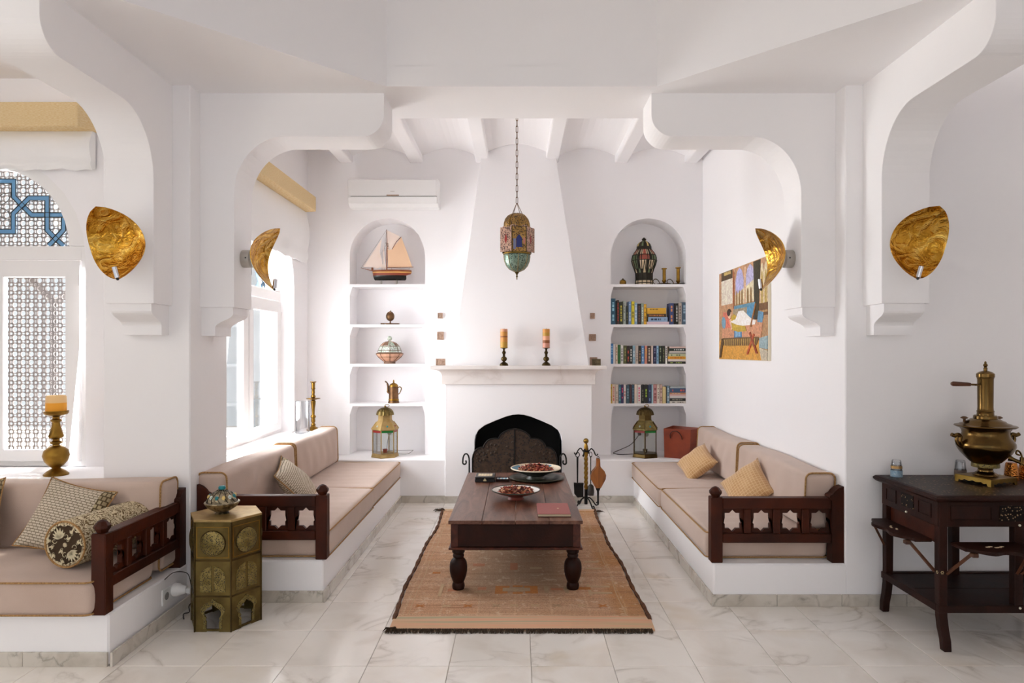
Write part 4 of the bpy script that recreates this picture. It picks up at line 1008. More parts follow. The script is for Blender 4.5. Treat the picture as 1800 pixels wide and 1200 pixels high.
MB().tube([(0.010*math.cos(a), -0.002, 0.365 + 0.014*math.sin(a)) for a in [2*PI*k/12 for k in range(12)]], 0.003, 5, closed=True).build('hanging_loop', 'leather_dark', be, dbl=False)

# ------------------------------------------------------------------ mantel things
MT = 1.308
def candle_bands(mb_mats, R, H, bands, z0):
    prof = [(R*0.96, z0)]; ms = []
    zs = [z0 + H*b for b, _ in bands] + [z0 + H]
    m = MB()
    pts = [(R, z0)]
    for b in zs[1:-1]: pts.append((R, b))
    pts += [(R, z0 + H - 0.004), (R*0.95, z0 + H), (R*0.5, z0 + H - 0.006), (0, z0 + H - 0.008)]
    idx = list(range(len(bands))) + [len(bands)-1]*3
    m.lathe(pts, 24, m=lambda j, i: idx[min(j, len(idx)-1)])
    m.tube([(0, 0, z0 + H - 0.01), (0.001, 0, z0 + H + 0.008)], 0.0012, 5, m=len(bands))
    return m
def mantel_candle(label1, label2, x, bands):
    cs = thing('candlestick', label1, 'candlestick', (x, 6.47, MT), 0, 'turned bronze candlesticks on the mantel')
    MB().lathe([(0.041, 0.0), (0.042, 0.006), (0.034, 0.022), (0.020, 0.032), (0.012, 0.036)], 24).build('base', 'brass_dark', cs)
    MB().lathe([(0.010, 0.034), (0.012, 0.040), (0.025, 0.052), (0.029, 0.064), (0.025, 0.077), (0.012, 0.088), (0.010, 0.094), (0.015, 0.099), (0.010, 0.104), (0.014, 0.112), (0.019, 0.124), (0.014, 0.136), (0.008, 0.142), (0.011, 0.148), (0.008, 0.152), (0.012, 0.158), (0.016, 0.163)], 20).build('stem', 'brass_dark', cs)
    MB().lathe([(0.014, 0.161), (0.034, 0.166), (0.036, 0.170), (0.0, 0.170)], 24).build('dish', 'brass_dark', cs)
    cd = thing('pillar_candle', label2, 'candle', (x, 6.47, MT + 0.1702), 0, 'banded candles on the mantel')
    candle_bands(None, 0.0345, 0.178, bands, 0).build('wax', [b[1] for b in bands] + ['cable_dark'], cd)
mantel_candle('turned bronze candlestick under the yellow and orange banded candle', 'yellow and orange banded pillar candle on the mantel', -0.130, [(0, 'wax_gold'), (0.30, 'wax_amber'), (0.55, 'wax_rust'), (0.62, 'wax_amber'), (0.85, 'wax_pink')])
mantel_candle('turned bronze candlestick under the rose and brown banded candle', 'rose and brown banded pillar candle on the mantel', 0.270, [(0, 'wax_rose'), (0.24, 'wax_rust'), (0.40, 'wax_pink'), (0.62, 'wax_gold'), (0.80, 'wax_amber')])
def plaque(label, px0, px1, py0, py1, Y, m_, lean=0.0, z0=None, wall=True):
    x0, x1 = (px0-910)/1200*Y, (px1-910)/1200*Y; za, zb = 1.44-(py1-618)/1200*Y, 1.44-(py0-618)/1200*Y
    if z0 is not None: zb = zb - za + z0; za = z0
    t = thing('relief_plaque', label, 'plaque', ((x0+x1)/2, Y, za), 0, 'small carved plaques beside the chimney'); w_, h_ = (x1-x0)/2, zb - za
    if lean: t.rotation_euler = (-lean, 0, 0)
    B((-w_, 0, 0), (w_, 0.014, h_)).build('body', m_, t, bevel=0.002)
    MB().plate(rc(-w_, w_, 0, h_), -0.004, 0, 'Y', [rc(-w_*0.78, w_*0.78, h_*0.12, h_*0.88)]).build('rim', m_, t)
    mb = MB().lathe([(w_*0.5, 0), (w_*0.45, 0.004), (w_*0.2, 0.005), (0, 0.005)], 10); mb.v = [Vector((p.x, -p.z, p.y*h_/w_/2 + h_/2)) for p in mb.v]; mb.build('carving', m_, t)
plaque('small carved wall plaque left of the chimney, topmost of three', 769.5, 778, 550, 559.5, 6.836, 'plaque')
plaque('small carved wall plaque left of the chimney, middle of three', 768.5, 780, 583, 597, 6.836, 'plaque')
plaque('carved plaque standing on the mantel at the side of the ship niche', 766, 783, 625, 637, 6.60, 'plaque', 0.12, MT)
plaque('small carved wall plaque right of the chimney, topmost of two', 1037.5, 1045.5, 550, 560, 6.836, 'plaque')
plaque('small carved wall plaque right of the chimney, lower of two', 1035.5, 1047.5, 587, 599, 6.836, 'plaque')
plaque('carved plaque half hidden behind a small dark plaque on the mantel', 1037, 1050, 626, 640, 6.70, 'plaque', 0.10, MT)
plaque('small dark carved plaque at the book end of the mantel', 1041, 1056, 628.5, 640, 6.58, 'plaque_dark', 0.12, MT)

# ------------------------------------------------------------------ air conditioner
ac = thing('air_conditioner', 'white wall-mounted air conditioner above the ship niche', 'air conditioner', (-1.218, 6.85, 2.86))
prof_ = [(-0.0, 0.0), (-0.12, 0.0), (-0.175, 0.03), (-0.19, 0.08), (-0.195, 0.25), (-0.18, 0.268), (0.0, 0.27)]
MB().plate([(y, z) for y, z in prof_], -0.442, 0.442, 'X').build('body', 'plastic_white', ac, bevel=0.008, seg=2)
B((-0.425, -0.1985, 0.096), (0.425, -0.193, 0.255)).build('front_panel', 'plastic_white', ac, bevel=0.003)
MB().plate([(-0.191, 0.080), (-0.205, 0.090), (-0.190, 0.026), (-0.178, 0.024)], -0.41, 0.43, 'X').build('flap', 'plastic_white', ac, bevel=0.001)
B((-0.41, -0.197, 0.088), (0.43, -0.190, 0.094)).build('slot', 'plastic_dark', ac)
B((-0.06, -0.201, 0.098), (0.06, -0.198, 0.110)).build('display', 'plaque', ac, bevel=0.001); B((-0.022, -0.2, 0.140), (0.018, -0.1982, 0.144)).build('badge', 'nickel', ac)

# ------------------------------------------------------------------ ship niche
def lantern_things(name, label, loc, rz_, dark, upper):
    t = thing(name, label, 'lantern', loc, rz_)
    b_, d_ = ('brass_dark', 'brass_dark') if dark else ('brass_pale', 'brass_pale')
    hexa = lambda R, z: (R, z)
    MB().lathe([(0.135, 0.0), (0.137, 0.004), (0.130, 0.034), (0.118, 0.040), (0, 0.040)], 6, smooth=False).build('base', b_, t, bevel=0.0015)
    for k in range(6):
        a = k*PI/3; p = (0.122*math.cos(a), 0.122*math.sin(a))
        MB().tube([(*p, 0.036), (*p, 0.265)], 0.0052, 6).build('post', b_, t, dbl=False)
        q = (0.122*math.cos(a + PI/3), 0.122*math.sin(a + PI/3))
        m = MB().add([(p[0]*.985, p[1]*.985, 0.04), (q[0]*.985, q[1]*.985, 0.04), (q[0]*.985, q[1]*.985, 0.244), (p[0]*.985, p[1]*.985, 0.244), (p[0]*.97, p[1]*.97, 0.04), (q[0]*.97, q[1]*.97, 0.04), (q[0]*.97, q[1]*.97, 0.244), (p[0]*.97, p[1]*.97, 0.244)], [(0,1,2,3), (7,6,5,4), (0,4,5,1), (1,5,6,2), (2,6,7,3), (3,7,4,0)])
        m.build('pane', 'glass', t)
        m = MB().add([(p[0], p[1], 0.244), (q[0], q[1], 0.244), (q[0], q[1], 0.266), (p[0], p[1], 0.266), (p[0]*.97, p[1]*.97, 0.244), (q[0]*.97, q[1]*.97, 0.244), (q[0]*.97, q[1]*.97, 0.266), (p[0]*.97, p[1]*.97, 0.266)], [(0,1,2,3), (7,6,5,4), (0,4,5,1), (1,5,6,2), (2,6,7,3), (3,7,4,0)])
        m.build('coloured_strip', ['pane_green', 'pane_red'][k % 2], t)
    rf = MB().lathe([(0.126, 0.264), (0.136, 0.272), (0.134, 0.278), (0.085, 0.345), (0.072, 0.358), (0.070, 0.362)], 6, smooth=False).build('roof', 'pierced_brass' if dark else upper, t, bevel=0.001)
    for k in range(6):
        a = k*PI/3; ca, sa = math.cos(a), math.sin(a)
        MB().tube([(0.136*ca, 0.136*sa, 0.278), (0.086*ca, 0.086*sa, 0.346)], 0.004, 5).build('hip', b_, rf, dbl=False)
        am = a + PI/6
        MB().ball((0.100*math.cos(am), 0.100*math.sin(am), 0.305), 0.010, 8, 0).build('glass_gem', ['mosaic_white', 'stone_teal', 'stone_red'][k % 3], rf)
    MB().lathe([(0.070, 0.360), (0.068, 0.375), (0.068, 0.410), (0.074, 0.416)], 6, smooth=False).build('neck', b_, t, bevel=0.001)
    n = 36; dm = MB()
    pr = [(0.083, 0.412), (0.082, 0.420), (0.075, 0.445), (0.060, 0.465), (0.036, 0.480), (0.010, 0.486), (0.0, 0.486)]
    rings = [[(r*(1 + 0.05*(q % 2))*math.cos(2*PI*q/n), r*(1 + 0.05*(q % 2))*math.sin(2*PI*q/n), z) for q in range(n)] for r, z in pr[:-1]]
    dm.loft(rings, smooth=False).build('ribbed_dome', 'brass_dull' if not dark else 'brass_dark', t)
    MB().ball((0, 0, 0.494), 0.010, 10).build('knob', 'brass', t)
    MB().tube([(0.022*math.cos(a) + 0.018, 0, 0.500 + 0.014*math.sin(a)) for a in [2*PI*k/16 for k in range(16)]], 0.003, 6, closed=True).build('carrying_ring', 'brass', t, dbl=False)
    MB().lathe([(0.02, 0.040), (0.022, 0.06), (0.024, 0.075), (0.0, 0.075)], 12).build('lamp_holder', 'clay_red' if not dark else 'brass_dark', t)
    return t
lantern_things('glass_lantern', 'pale brass glass lantern with green and red strips below the coffee pot', ((677-910)/1200*6.72, 6.72, LZ), 0.40, False, 'brass_pale')
lantern_things('glass_lantern', 'dark brass glass lantern below the bookshelves', ((1134-910)/1200*6.72, 6.72, LZ), 0.32, True, 'brass_dark')
def socket(label, x, Y, z):
    t = thing('wall_socket', label, 'socket', (x, Y, z))
    mb = MB().lathe([(0.042, 0), (0.042, 0.008), (0.034, 0.010), (0, 0.010)], 20); mb.v = [Vector((p.x, -p.z, p.y)) for p in mb.v]; mb.build('cover', 'plastic_white', t)
    mb = MB().lathe([(0.024, 0.0), (0.024, 0.011), (0, 0.0115)], 16); mb.v = [Vector((p.x, -p.z, p.y)) for p in mb.v]; mb.build('outlet', 'cable', t)
    mb = MB()
    for s in (-1, 1): mb.ball((s*0.009, -0.0118, 0), 0.0035, 6)
    mb.build('hole', 'plastic_dark', t)
NB_ = BW + 0.298
socket('white wall socket behind the pale lantern', (685-910)/1200*NB_, NB_, 1.44 - (760-618)/1200*NB_)
socket('white wall socket with dark holes behind the dark lantern', (1136-910)/1200*NB_, NB_, 1.44 - (763-618)/1200*NB_)
def plug_cord(label, pts, r, m_, plug_at=None):
    t = thing('power_cord', label, 'cord', pts[0])
    P0 = Vector(pts[0])
    MB().tube([p - P0 for p in smoothpath(pts, 6)], r, 6).build('cable', m_, t, dbl=False)
    if plug_at:
        mb = MB().lathe([(0.018, 0), (0.017, 0.03), (0.008, 0.042)], 12); mb.v = [Vector((p.x, -p.z, p.y)) + Vector(plug_at) - P0 for p in mb.v]; mb.build('plug', m_, t)
xs_, zs_ = (685-910)/1200*NB_, 1.44 - (760-618)/1200*NB_
plug_cord('thin pale cord looping beside the pale lantern', [(xs_, NB_ - 0.03, zs_), (xs_ - 0.02, NB_ - 0.04, zs_ - 0.14), (xs_ + 0.0, NB_ - 0.05, LZ + 0.008), (-1.09, 6.95, LZ + 0.03), (-1.06, 6.90, LZ + 0.035), (-1.10, 6.82, LZ + 0.012), (-1.19, 6.77, LZ + 0.02)], 0.003, 'cable', None)
xs2, zs2 = (1124-910)/1200*(NB_ - 0.01), 1.44 - (762-618)/1200*NB_
plug_cord('thin dark cord looping beside the dark lantern', [(xs2, NB_ - 0.012, zs2), (xs2 - 0.05, NB_ - 0.04, zs2 - 0.06), (xs2 - 0.12, NB_ - 0.08, LZ + 0.06), (0.99, 6.98, LZ + 0.006), (0.98, 6.88, LZ + 0.006), (1.03, 6.82, LZ + 0.006), (1.14, 6.76, LZ + 0.02)], 0.004, 'cable_dark', (xs2, NB_ - 0.002, zs2))

# model schooner
sh = thing('model_ship', 'wooden model sailing ship with cream sails on a stand in the niche', 'model ship', ((683-910)/1200*6.95, 6.97, SH[0]))
k8 = 6.97/1200/8                       # metres per enlarged pixel of the ship
def sp(x, y): return ((x - 660)*k8, (1035 - y)*k8)
B((sp(455, 0)[0], -0.03, 0), (sp(845, 0)[0], 0.03, 0.009)).build('stand', 'wood_brown', sh, bevel=0.002)
for x in (552, 770):
    MB().lathe([(0.012, 0.008), (0.008, 0.016), (0.009, 0.03), (0.007, 0.052)], 10, (sp(x, 0)[0], 0, 0)).build('stand_post', 'nickel', sh)
def hull(zs, xs0, xs1, bw, m_, name, par=sh):
    rings = []
    N_ = 15
    for z, a, b, w_ in zip(zs, xs0, xs1, bw):
        r = []
        for i in range(N_): t_ = i/(N_-1); r.append((a + (b-a)*t_, -w_*math.sin(PI*min(1, max(0, 0.06 + t_*0.86)))**0.7 if 0 < i < N_-1 else -0.003, z))
        for i in range(N_-1, -1, -1): t_ = i/(N_-1); r.append((a + (b-a)*t_, w_*math.sin(PI*min(1, max(0, 0.06 + t_*0.86)))**0.7 if 0 < i < N_-1 else 0.003, z))
        rings.append(r)
    return MB().loft(rings, smooth=True).build(name, m_, par)
zz = lambda y: (1035-y)*k8
xx = lambda x: (x-660)*k8
hull([zz(968), zz(950), zz(900)], [xx(465), xx(452), xx(438)], [xx(890), xx(905), xx(905)], [0.008, 0.028, 0.046], 'ship_black', 'lower_hull')
hull([zz(900), zz(880), zz(868)], [xx(438), xx(436), xx(432)], [xx(905), xx(968), xx(975)], [0.046, 0.050, 0.051], 'ship_red', 'red_strake')
hull([zz(868), zz(850)], [xx(432), xx(430)], [xx(975), xx(980)], [0.0512, 0.052], 'ship_gold', 'gold_strake')
hull([zz(850), zz(832), zz(824)], [xx(430), xx(428), xx(426)], [xx(980), xx(978), xx(976)], [0.052, 0.052, 0.050], 'ship_wood', 'bulwark')
B((xx(415), -0.01, zz(830)), (xx(440), 0.01, zz(788))).build('stem_post', 'ship_wood', sh, bevel=0.002)
MB().tube([(xx(430), 0, zz(832)), (xx(265), 0, zz(792))], [0.004, 0.002], 6).build('bowsprit', 'ship_wood', sh, dbl=False)
MB().tube([(xx(630), 0, zz(830)), (xx(635), 0, zz(500)), (xx(628), 0, zz(250))], [0.006, 0.005, 0.002], 8).build('mast', 'ship_wood', sh, dbl=False)
MB().tube([(xx(640), 0, zz(788)), (xx(1005), 0, zz(780))], 0.0035, 6).build('boom', 'ship_wood', sh, dbl=False)
MB().tube([(xx(705), 0, zz(530)), (xx(765), 0.0, zz(425)), (xx(835), 0, zz(355))], 0.0032, 6).build('gaff', 'ship_wood', sh, dbl=False)
def sail(pts, m_, belly):
    c = (sum(p[0] for p in pts)/len(pts), sum(p[1] for p in pts)/len(pts))
    vs = [(xx(c[0]), -belly, zz(c[1]))] + [(xx(p[0]), -0.001, zz(p[1])) for p in pts]; n_ = len(pts)
    vs += [(v[0], v[1] + 0.0025, v[2]) for v in vs]
    fs = [(0, 1+i, 1+(i+1) % n_) for i in range(n_)] + [(n_+1, n_+2+(i+1) % n_, n_+2+i) for i in range(n_)] + [(1+i, n_+2+i, n_+2+(i+1) % n_, 1+(i+1) % n_) for i in range(n_)]
    MB().add(vs, fs, 0, True).build('sail', m_, sh, angle=60)
sail([(642, 540), (705, 530), (770, 440), (835, 360), (915, 570), (985, 775), (800, 783), (648, 784)], 'sail', 0.008)
sail([(632, 262), (820, 352), (760, 425), (700, 525), (642, 535)], 'sail_pale', 0.004)
sail([(560, 380), (530, 560), (575, 770), (500, 800), (410, 775), (300, 780)], 'sail_pale', 0.006)
sail([(580, 440), (612, 770), (640, 800), (545, 800), (585, 770)], 'sail_pale', 0.003)
rg = MB()
for a, b in (((628, 252), (268, 792)), ((632, 445), (430, 800)), ((628, 252), (560, 815)), ((835, 358), (640, 460)), ((985, 775), (705, 535)), ((632, 300), (700, 825)), ((632, 470), (590, 825)), ((945, 785), (945, 835))):
    rg.tube([(xx(a[0]), 0.004, zz(a[1])), (xx(b[0]), 0.004, zz(b[1]))], 0.0009, 4)
rg.build('rigging', 'rope', sh, dbl=False)
hd = MB()
for k in range(4): hd.tube([(xx(610 + 10*k), 0.006*math.cos(k), zz(440 + 25*k)), (xx(655), -0.008, zz(455 + 22*k))], 0.003, 5)
hd.build('mast_fitting', 'rope', sh, dbl=False)

eg = thing('metal_egg', 'bronze egg ornament on a flat stand in the niche', 'ornament', ((686-910)/1200*6.97, 6.97, SH[1]))
MB().plate([(-0.092, 0.0), (-0.075, 0.0), (-0.05, 0.012), (-0.035, 0.0), (0.07, 0.0), (0.09, 0.004), (0.094, 0.016), (-0.096, 0.018)], -0.025, 0.025, 'Y').build('stand', 'bronze', eg, bevel=0.002)
MB().lathe([(0.008, 0.016), (0.006, 0.036), (0.009, 0.044)], 10).build('stem', 'bronze', eg)
MB().lathe([(0, 0.040)] + [(0.043*math.sin(PI*k/14)*(1.04 - 0.08*k/14), 0.088 - 0.050*math.cos(PI*k/14)) for k in range(1, 14)] + [(0, 0.140)], 24).build('egg', 'bronze', eg)
MB().ball((0.004, 0, 0.142), 0.006, 8).build('knob', 'gilt_yellow', eg)

tu = thing('mosaic_tureen', 'lidded mosaic tureen in cream, brown and green in the niche', 'tureen', ((685-910)/1200*6.97, 6.97, SH[2]))
MB().lathe([(0.058, 0.0), (0.060, 0.006), (0.058, 0.022), (0.0, 0.022)], 24).build('foot', 'mosaic_brown', tu)
n = 32
MB().lathe([(0.055, 0.022), (0.085, 0.045), (0.112, 0.068), (0.128, 0.088), (0.136, 0.102), (0.120, 0.106)], n).build('bowl', 'mosaic_pink', tu)
lidm = MB(); prl = [(0.136, 0.106), (0.118, 0.116), (0.116, 0.130), (0.105, 0.160), (0.090, 0.185), (0.065, 0.210), (0.035, 0.224), (0.014, 0.230), (0.010, 0.240)]
def tm(j, i):
    if j == 0: return 0
    if j == 1: return [1, 1, 2, 2, 1, 2, 2, 1][i*8//n]
    if j == 2: return 1
    if j in (3, 4): return [2, 3, 2, 0, 3, 0, 2, 0][i*8//n] if j == 4 else 1
    return [0, 0, 2, 0, 3, 0, 2, 3][i*8//n]
lidm.lathe(prl, n, m=tm); lid = lidm.build('lid', ['mosaic_brown', 'mosaic_white', 'mosaic_green', 'mosaic_pink'], tu)
MB().ball((0, 0, 0.258), 0.025, 14).build('knob', 'mosaic_green', lid)
wl = MB()
for r_, z in ((0.137, 0.104), (0.114, 0.135), (0.113, 0.070), (0.095, 0.178)): wl.tube([(r_*math.cos(a), r_*math.sin(a), z) for a in [2*PI*k/40 for k in range(40)]], 0.0032, 5, closed=True)
for k in range(8):
    a = 2*PI*k/8 + 0.2; wl.tube([(r_*math.cos(a), r_*math.sin(a), z) for r_, z in [(0.058, 0.022), (0.088, 0.045), (0.115, 0.068), (0.137, 0.1)]], 0.0025, 4)
    wl.tube([(r_*1.01*math.cos(a), r_*1.01*math.sin(a), z) for r_, z in prl[1:7]], 0.0025, 4)
wl.build('bronze_wire', 'bronze', tu, dbl=False)

cp = thing('coffee_pot', 'tall brass coffee pot with curved spout in the niche', 'coffee pot', ((692-910)/1200*6.92, 6.92, SH[3]))
MB().lathe([(0.056, 0.0), (0.057, 0.008), (0.052, 0.022), (0.049, 0.028), (0.047, 0.14), (0.046, 0.165), (0.044, 0.17)], 24).build('body', 'bronze', cp)
MB().lathe([(0.0525, 0.026), (0.053, 0.03), (0.0525, 0.042), (0.049, 0.045)], 24).build('band', 'brass', cp)
MB().lathe([(0.047, 0.168), (0.045, 0.180), (0.030, 0.196), (0.012, 0.204), (0.006, 0.21), (0.009, 0.218), (0.004, 0.236), (0, 0.238)], 24).build('lid', 'brass', cp)
MB().tube(smoothpath([(-0.044, 0, 0.105), (-0.058, 0, 0.12), (-0.058, 0, 0.17), (-0.068, 0, 0.205), (-0.088, 0, 0.220)], 5), [0.014]*6 + [0.010]*8 + [0.007]*7, 8).build('spout', 'bronze', cp, dbl=False)
MB().tube(smoothpath([(0.045, 0, 0.155), (0.062, 0, 0.165), (0.078, 0, 0.150), (0.072, 0, 0.125), (0.060, 0, 0.10), (0.048, 0, 0.09)], 5), 0.005, 7).build('handle', 'brass', cp, dbl=False)

# ------------------------------------------------------------------ urn niche
ur = thing('lidded_urn', 'large wire-worked urn with bone and red stone panels in the niche', 'urn', ((1132-910)/1200*6.97, 6.97, SH[0]))
n = 24; ku = 6.97/1200/8
up = [(120, 1030), (122, 1005), (118, 965), (117, 925), (118, 870), (135, 810), (160, 745), (174, 690), (172, 650), (160, 615), (140, 580), (112, 545), (100, 528)]
def um(j, i):
    if j < 2: return 1
    if j < 4: return 0
    if j < 7: return [1, 1, 0, 1, 1, 2, 2, 0][i % 8] if j > 4 else [0, 1, 0, 2][i % 4]
    if j < 9: return [3, 3, 3, 0, 2, 2, 2, 0][i % 8]
    return [1, 3, 1, 0][i % 4]
MB().lathe([(r*ku, (1030-y)*ku) for r, y in up], n, m=um).build('body', ['wire_dark', 'bone', 'stone_green', 'stone_red'], ur)
MB().lathe([(r*ku, (1030-y)*ku) for r, y in [(104, 528), (105, 515), (103, 490), (90, 455), (65, 428), (35, 412), (22, 405)]], n, m=lambda j, i: [0, 1, 0, 0, 2, 0][i % 6] if j > 1 else 0).build('lid', ['wire_dark', 'stone_yellow', 'stone_green'], ur)
MB().lathe([(r*ku, (1030-y)*ku) for r, y in [(20, 408), (32, 395), (30, 382), (18, 372), (10, 362), (0, 358)]], 14).build('finial', 'wire_dark', ur)
wr = MB()
for k in range(12):
    a = 2*PI*k/12 + 0.13
    wr.tube([(r*1.015*ku*math.cos(a), r*1.015*ku*math.sin(a), (1030-y)*ku) for r, y in up], 0.0042, 5)
    b_ = a + PI/12
    for ph_ in (-1, 1):
        wr.tube([(r*1.015*ku*math.cos(a + ph_*s_), r*1.015*ku*math.sin(a + ph_*s_), (1030-y)*ku) for (r, y), s_ in zip(up[3:8], (0.0, 0.06, 0.16, 0.22, 0.26))], 0.0032, 4)
for r, y in ((121, 1005), (118, 965), (118, 870), (175, 690), (161, 615), (105, 530)): wr.tube([(r*1.015*ku*math.cos(a), r*1.015*ku*math.sin(a), (1030-y)*ku) for a in [2*PI*k/36 for k in range(36)]], 0.0042, 5, closed=True)
wr.build('wire_work', 'wire_dark', ur, dbl=False)
sp_ = thing('small_pot', 'tiny lidded brass pot at the end of the urn shelf', 'pot', ((1095-910)/1200*6.93, 6.93, SH[0]))
MB().lathe([(0.030, 0), (0.034, 0.012), (0.034, 0.028), (0.028, 0.042), (0.022, 0.046)], 20).build('body', 'brass', sp_); MB().lathe([(0.024, 0.046), (0.014, 0.054), (0.006, 0.056), (0.008, 0.063), (0, 0.066)], 16).build('lid', 'brass_dark', sp_)
def chamberstick(label, px, Y, h):
    t = thing('chamber_candlestick', label, 'candlestick', ((px-910)/1200*Y, Y, SH[0]), 0, 'brass chamber candlesticks in the urn niche')
    MB().lathe([(0.055, 0.006), (0.072, 0.012), (0.074, 0.010), (0.058, 0.0), (0, 0)], 28).build('pan', 'brass_dark', t)
    MB().lathe([(0.020, 0.008), (0.012, 0.020), (0.020, 0.034), (0.022, 0.044), (0.017, 0.050), (0.017, h-0.014), (0.027, h-0.010), (0.027, h), (0.015, h)], 18).build('socket_tube', 'brass', t)
    MB().tube(smoothpath([(-0.055, 0, 0.010), (-0.085, 0, 0.005), (-0.112, 0, 0.025), (-0.105, 0, 0.052), (-0.08, 0, 0.058), (-0.058, 0, 0.040), (-0.045, 0, 0.014)], 5), 0.004, 6).build('ring_handle', 'brass_dark', t, dbl=False)
chamberstick('brass chamber candlestick with ring handle, next to the urn', 1167.5, 6.93, 0.168)
chamberstick('brass chamber candlestick with ring handle, at the niche corner', 1192, 6.95, 0.180)

# red leather bag
bg_ = thing('leather_bag', 'red-brown leather tote basket standing on the ledge', 'bag', (1.590, 6.660, LZ), -0.55)
bt = [(-0.140, -0.075), (0.110, -0.075), (0.110, 0.085), (-0.140, 0.085)]
tp = [(-0.140, -0.095), (0.130, -0.095), (0.190, 0.075), (-0.115, 0.105)]
H_ = 0.285
def wall_quads(off):
    return [(Vector((*b, 0)), Vector((*t_, H_ + (0.012 if i == 3 else 0.004*i)))) for i, (b, t_) in enumerate(zip(bt, tp))]
mb = MB(); q = wall_quads(0); n_ = 4
ro = [[q[i][0] + (q[i][1]-q[i][0])*k/4 for i in range(4)] for k in range(5)]
cen = Vector((0, 0, 0)); inn = [[p + Vector((-0.006 if p.x > 0 else 0.006, -0.006 if p.y > 0 else 0.006, 0)) for p in r] for r in ro]
mb.loft(ro, caps=False); 
for i in range(4): j = (i+1) % 4; mb.add([ro[4][i], ro[4][j], inn[4][j], inn[4][i]], [(0, 1, 2, 3)])
mb.loft([r for r in reversed(inn)], caps=False); mb.add(ro[0], [(3, 2, 1, 0)]); mb.add([p + Vector((0, 0, 0.01)) for p in inn[0]], [(0, 1, 2, 3)])
mb.build('body', 'leather_red', bg_, bevel=0.006, seg=2)
fy = -0.097
MB().tube(smoothpath([(-0.070, fy + 0.001, 0.195), (-0.068, fy - 0.012, 0.235), (-0.045, fy - 0.018, 0.262), (-0.01, fy - 0.020, 0.268), (0.02, fy - 0.018, 0.255), (0.040, fy - 0.012, 0.225), (0.046, fy + 0.003, 0.190)], 5), 0.007, 7, squash=0.5).build('handle', 'leather_dark', bg_, dbl=False)
MB().tube(smoothpath([(-0.060, 0.108, 0.215), (-0.05, 0.118, 0.25), (0.0, 0.12, 0.27), (0.05, 0.115, 0.25), (0.06, 0.105, 0.215)], 5), 0.007, 7, squash=0.5).build('handle', 'leather_dark', bg_, dbl=False)

# ------------------------------------------------------------------ books
ORD = ['first', 'second', 'third', 'fourth', 'fifth', 'sixth', 'seventh', 'eighth', 'ninth', 'tenth', 'eleventh', 'twelfth', 'thirteenth', 'fourteenth', 'fifteenth', 'sixteenth', 'seventeenth', 'eighteenth', 'nineteenth', 'twentieth', 'twenty-first', 'twenty-second']
BC = {}
def bookmat(h):
    if h not in BC: BC[h] = mat('book_' + h, '#' + h, 0.45)
    return BC[h]
def book_mesh(w_, h_, d_, title, lay, seed):
    """spine at y=0 facing the room; pages inside two boards"""
    mb = MB(); b = 0.0016; rn = random.Random(seed)
    mb.box((0, 0, 0), (w_, b*1.5, h_), 0); mb.box((0, b*1.5, 0), (b, d_, h_), 0); mb.box((w_-b, b*1.5, 0), (w_, d_, h_), 0)
    mb.box((b, b*1.5, 0.003), (w_-b, d_-0.004, h_-0.003), 1)
    if title:       # printed bands on the spine
        z = h_*0.14
        while z < h_*0.86:
            l_ = rn.uniform(0.008, 0.03)
            if rn.random() < 0.75: mb.box((w_*0.30, -0.0004, z), (w_*0.70, 0, min(z + l_, h_*0.88)), 2)
            z += l_ + 0.008
    return mb
def row_upright(shelf, z, k, off, base, items, name, count0=0):
    Y = 6.868
    for i, (x0, x1, y0, col, ink, cname) in enumerate(items):
        xa, xb = (off + x0/k - 910)/1200*Y, (off + x1/k - 910)/1200*Y; h_ = (base - y0)/k/1200*Y
        o = book_mesh(xb - xa - 0.0012, h_, 0.13 + 0.01*math.sin(i*2.1), ink, False, i + int(z*100)).build('book', [bookmat(col), 'paper', bookmat(ink or col)])
        o.location = (xa + 0.0006, Y + 0.004*math.sin(i*1.7), z); 
        tag(o, '%s book, %s upright from the chimney, %s' % (cname, ORD[i + count0], name), 'book', 'upright books on the ' + name)
def row_flat(z, k, off, base, items, name):
    Y = 6.868
    zb = z
    for i, (x0, x1, y0, y1, col, ink, cname) in enumerate(items):      # from the bottom up
        xa, xb = (off + x0/k - 910)/1200*Y, (off + x1/k - 910)/1200*Y; t_ = (y1 - y0)/k/1200*Y
        mb = book_mesh(t_ - 0.0008, xb - xa, 0.14, ink, True, i + 77); mb.v = [Vector((p.z, p.y, p.x)) for p in mb.v]
        o = mb.build('book', [bookmat(col), 'paper', bookmat(ink or col)]); o.location = (xa, Y, zb + 0.0002); zb += t_
        tag(o, '%s book, %s from the bottom of the flat pile, %s' % (cname, ORD[i], name), 'book', 'books lying flat on the ' + name)
s1, s2, s3 = 'upper book shelf', 'middle book shelf', 'lower book shelf'
row_upright(0, SH[1], 8.57, 1060, 553, [(118,188,160,'1d4f66','8fc0d0','teal blue'), (190,210,195,'17140f',None,'thin black'), (212,240,185,'3a1d18','d8482c','dark red-lettered'), (242,303,212,'2b3018','b9ac35','dark green and yellow'), (305,342,197,'a9b0a6','6a6f68','pale grey'), (344,384,270,'22261a','6d6c3a','short dark olive'), (385,425,207,'6f8fb8','dfe6ee','sky blue'), (428,473,205,'d8c626','5a4b12','bright yellow'), (476,516,225,'8aa9c6','e2e8ec','light blue'), (518,574,240,'2a1d16','6a4a38','dark brown'), (576,612,232,'8b9a8e','dfe2dc','sage green'), (614,654,245,'d9a621','7c4a10','orange-yellow')], s1)
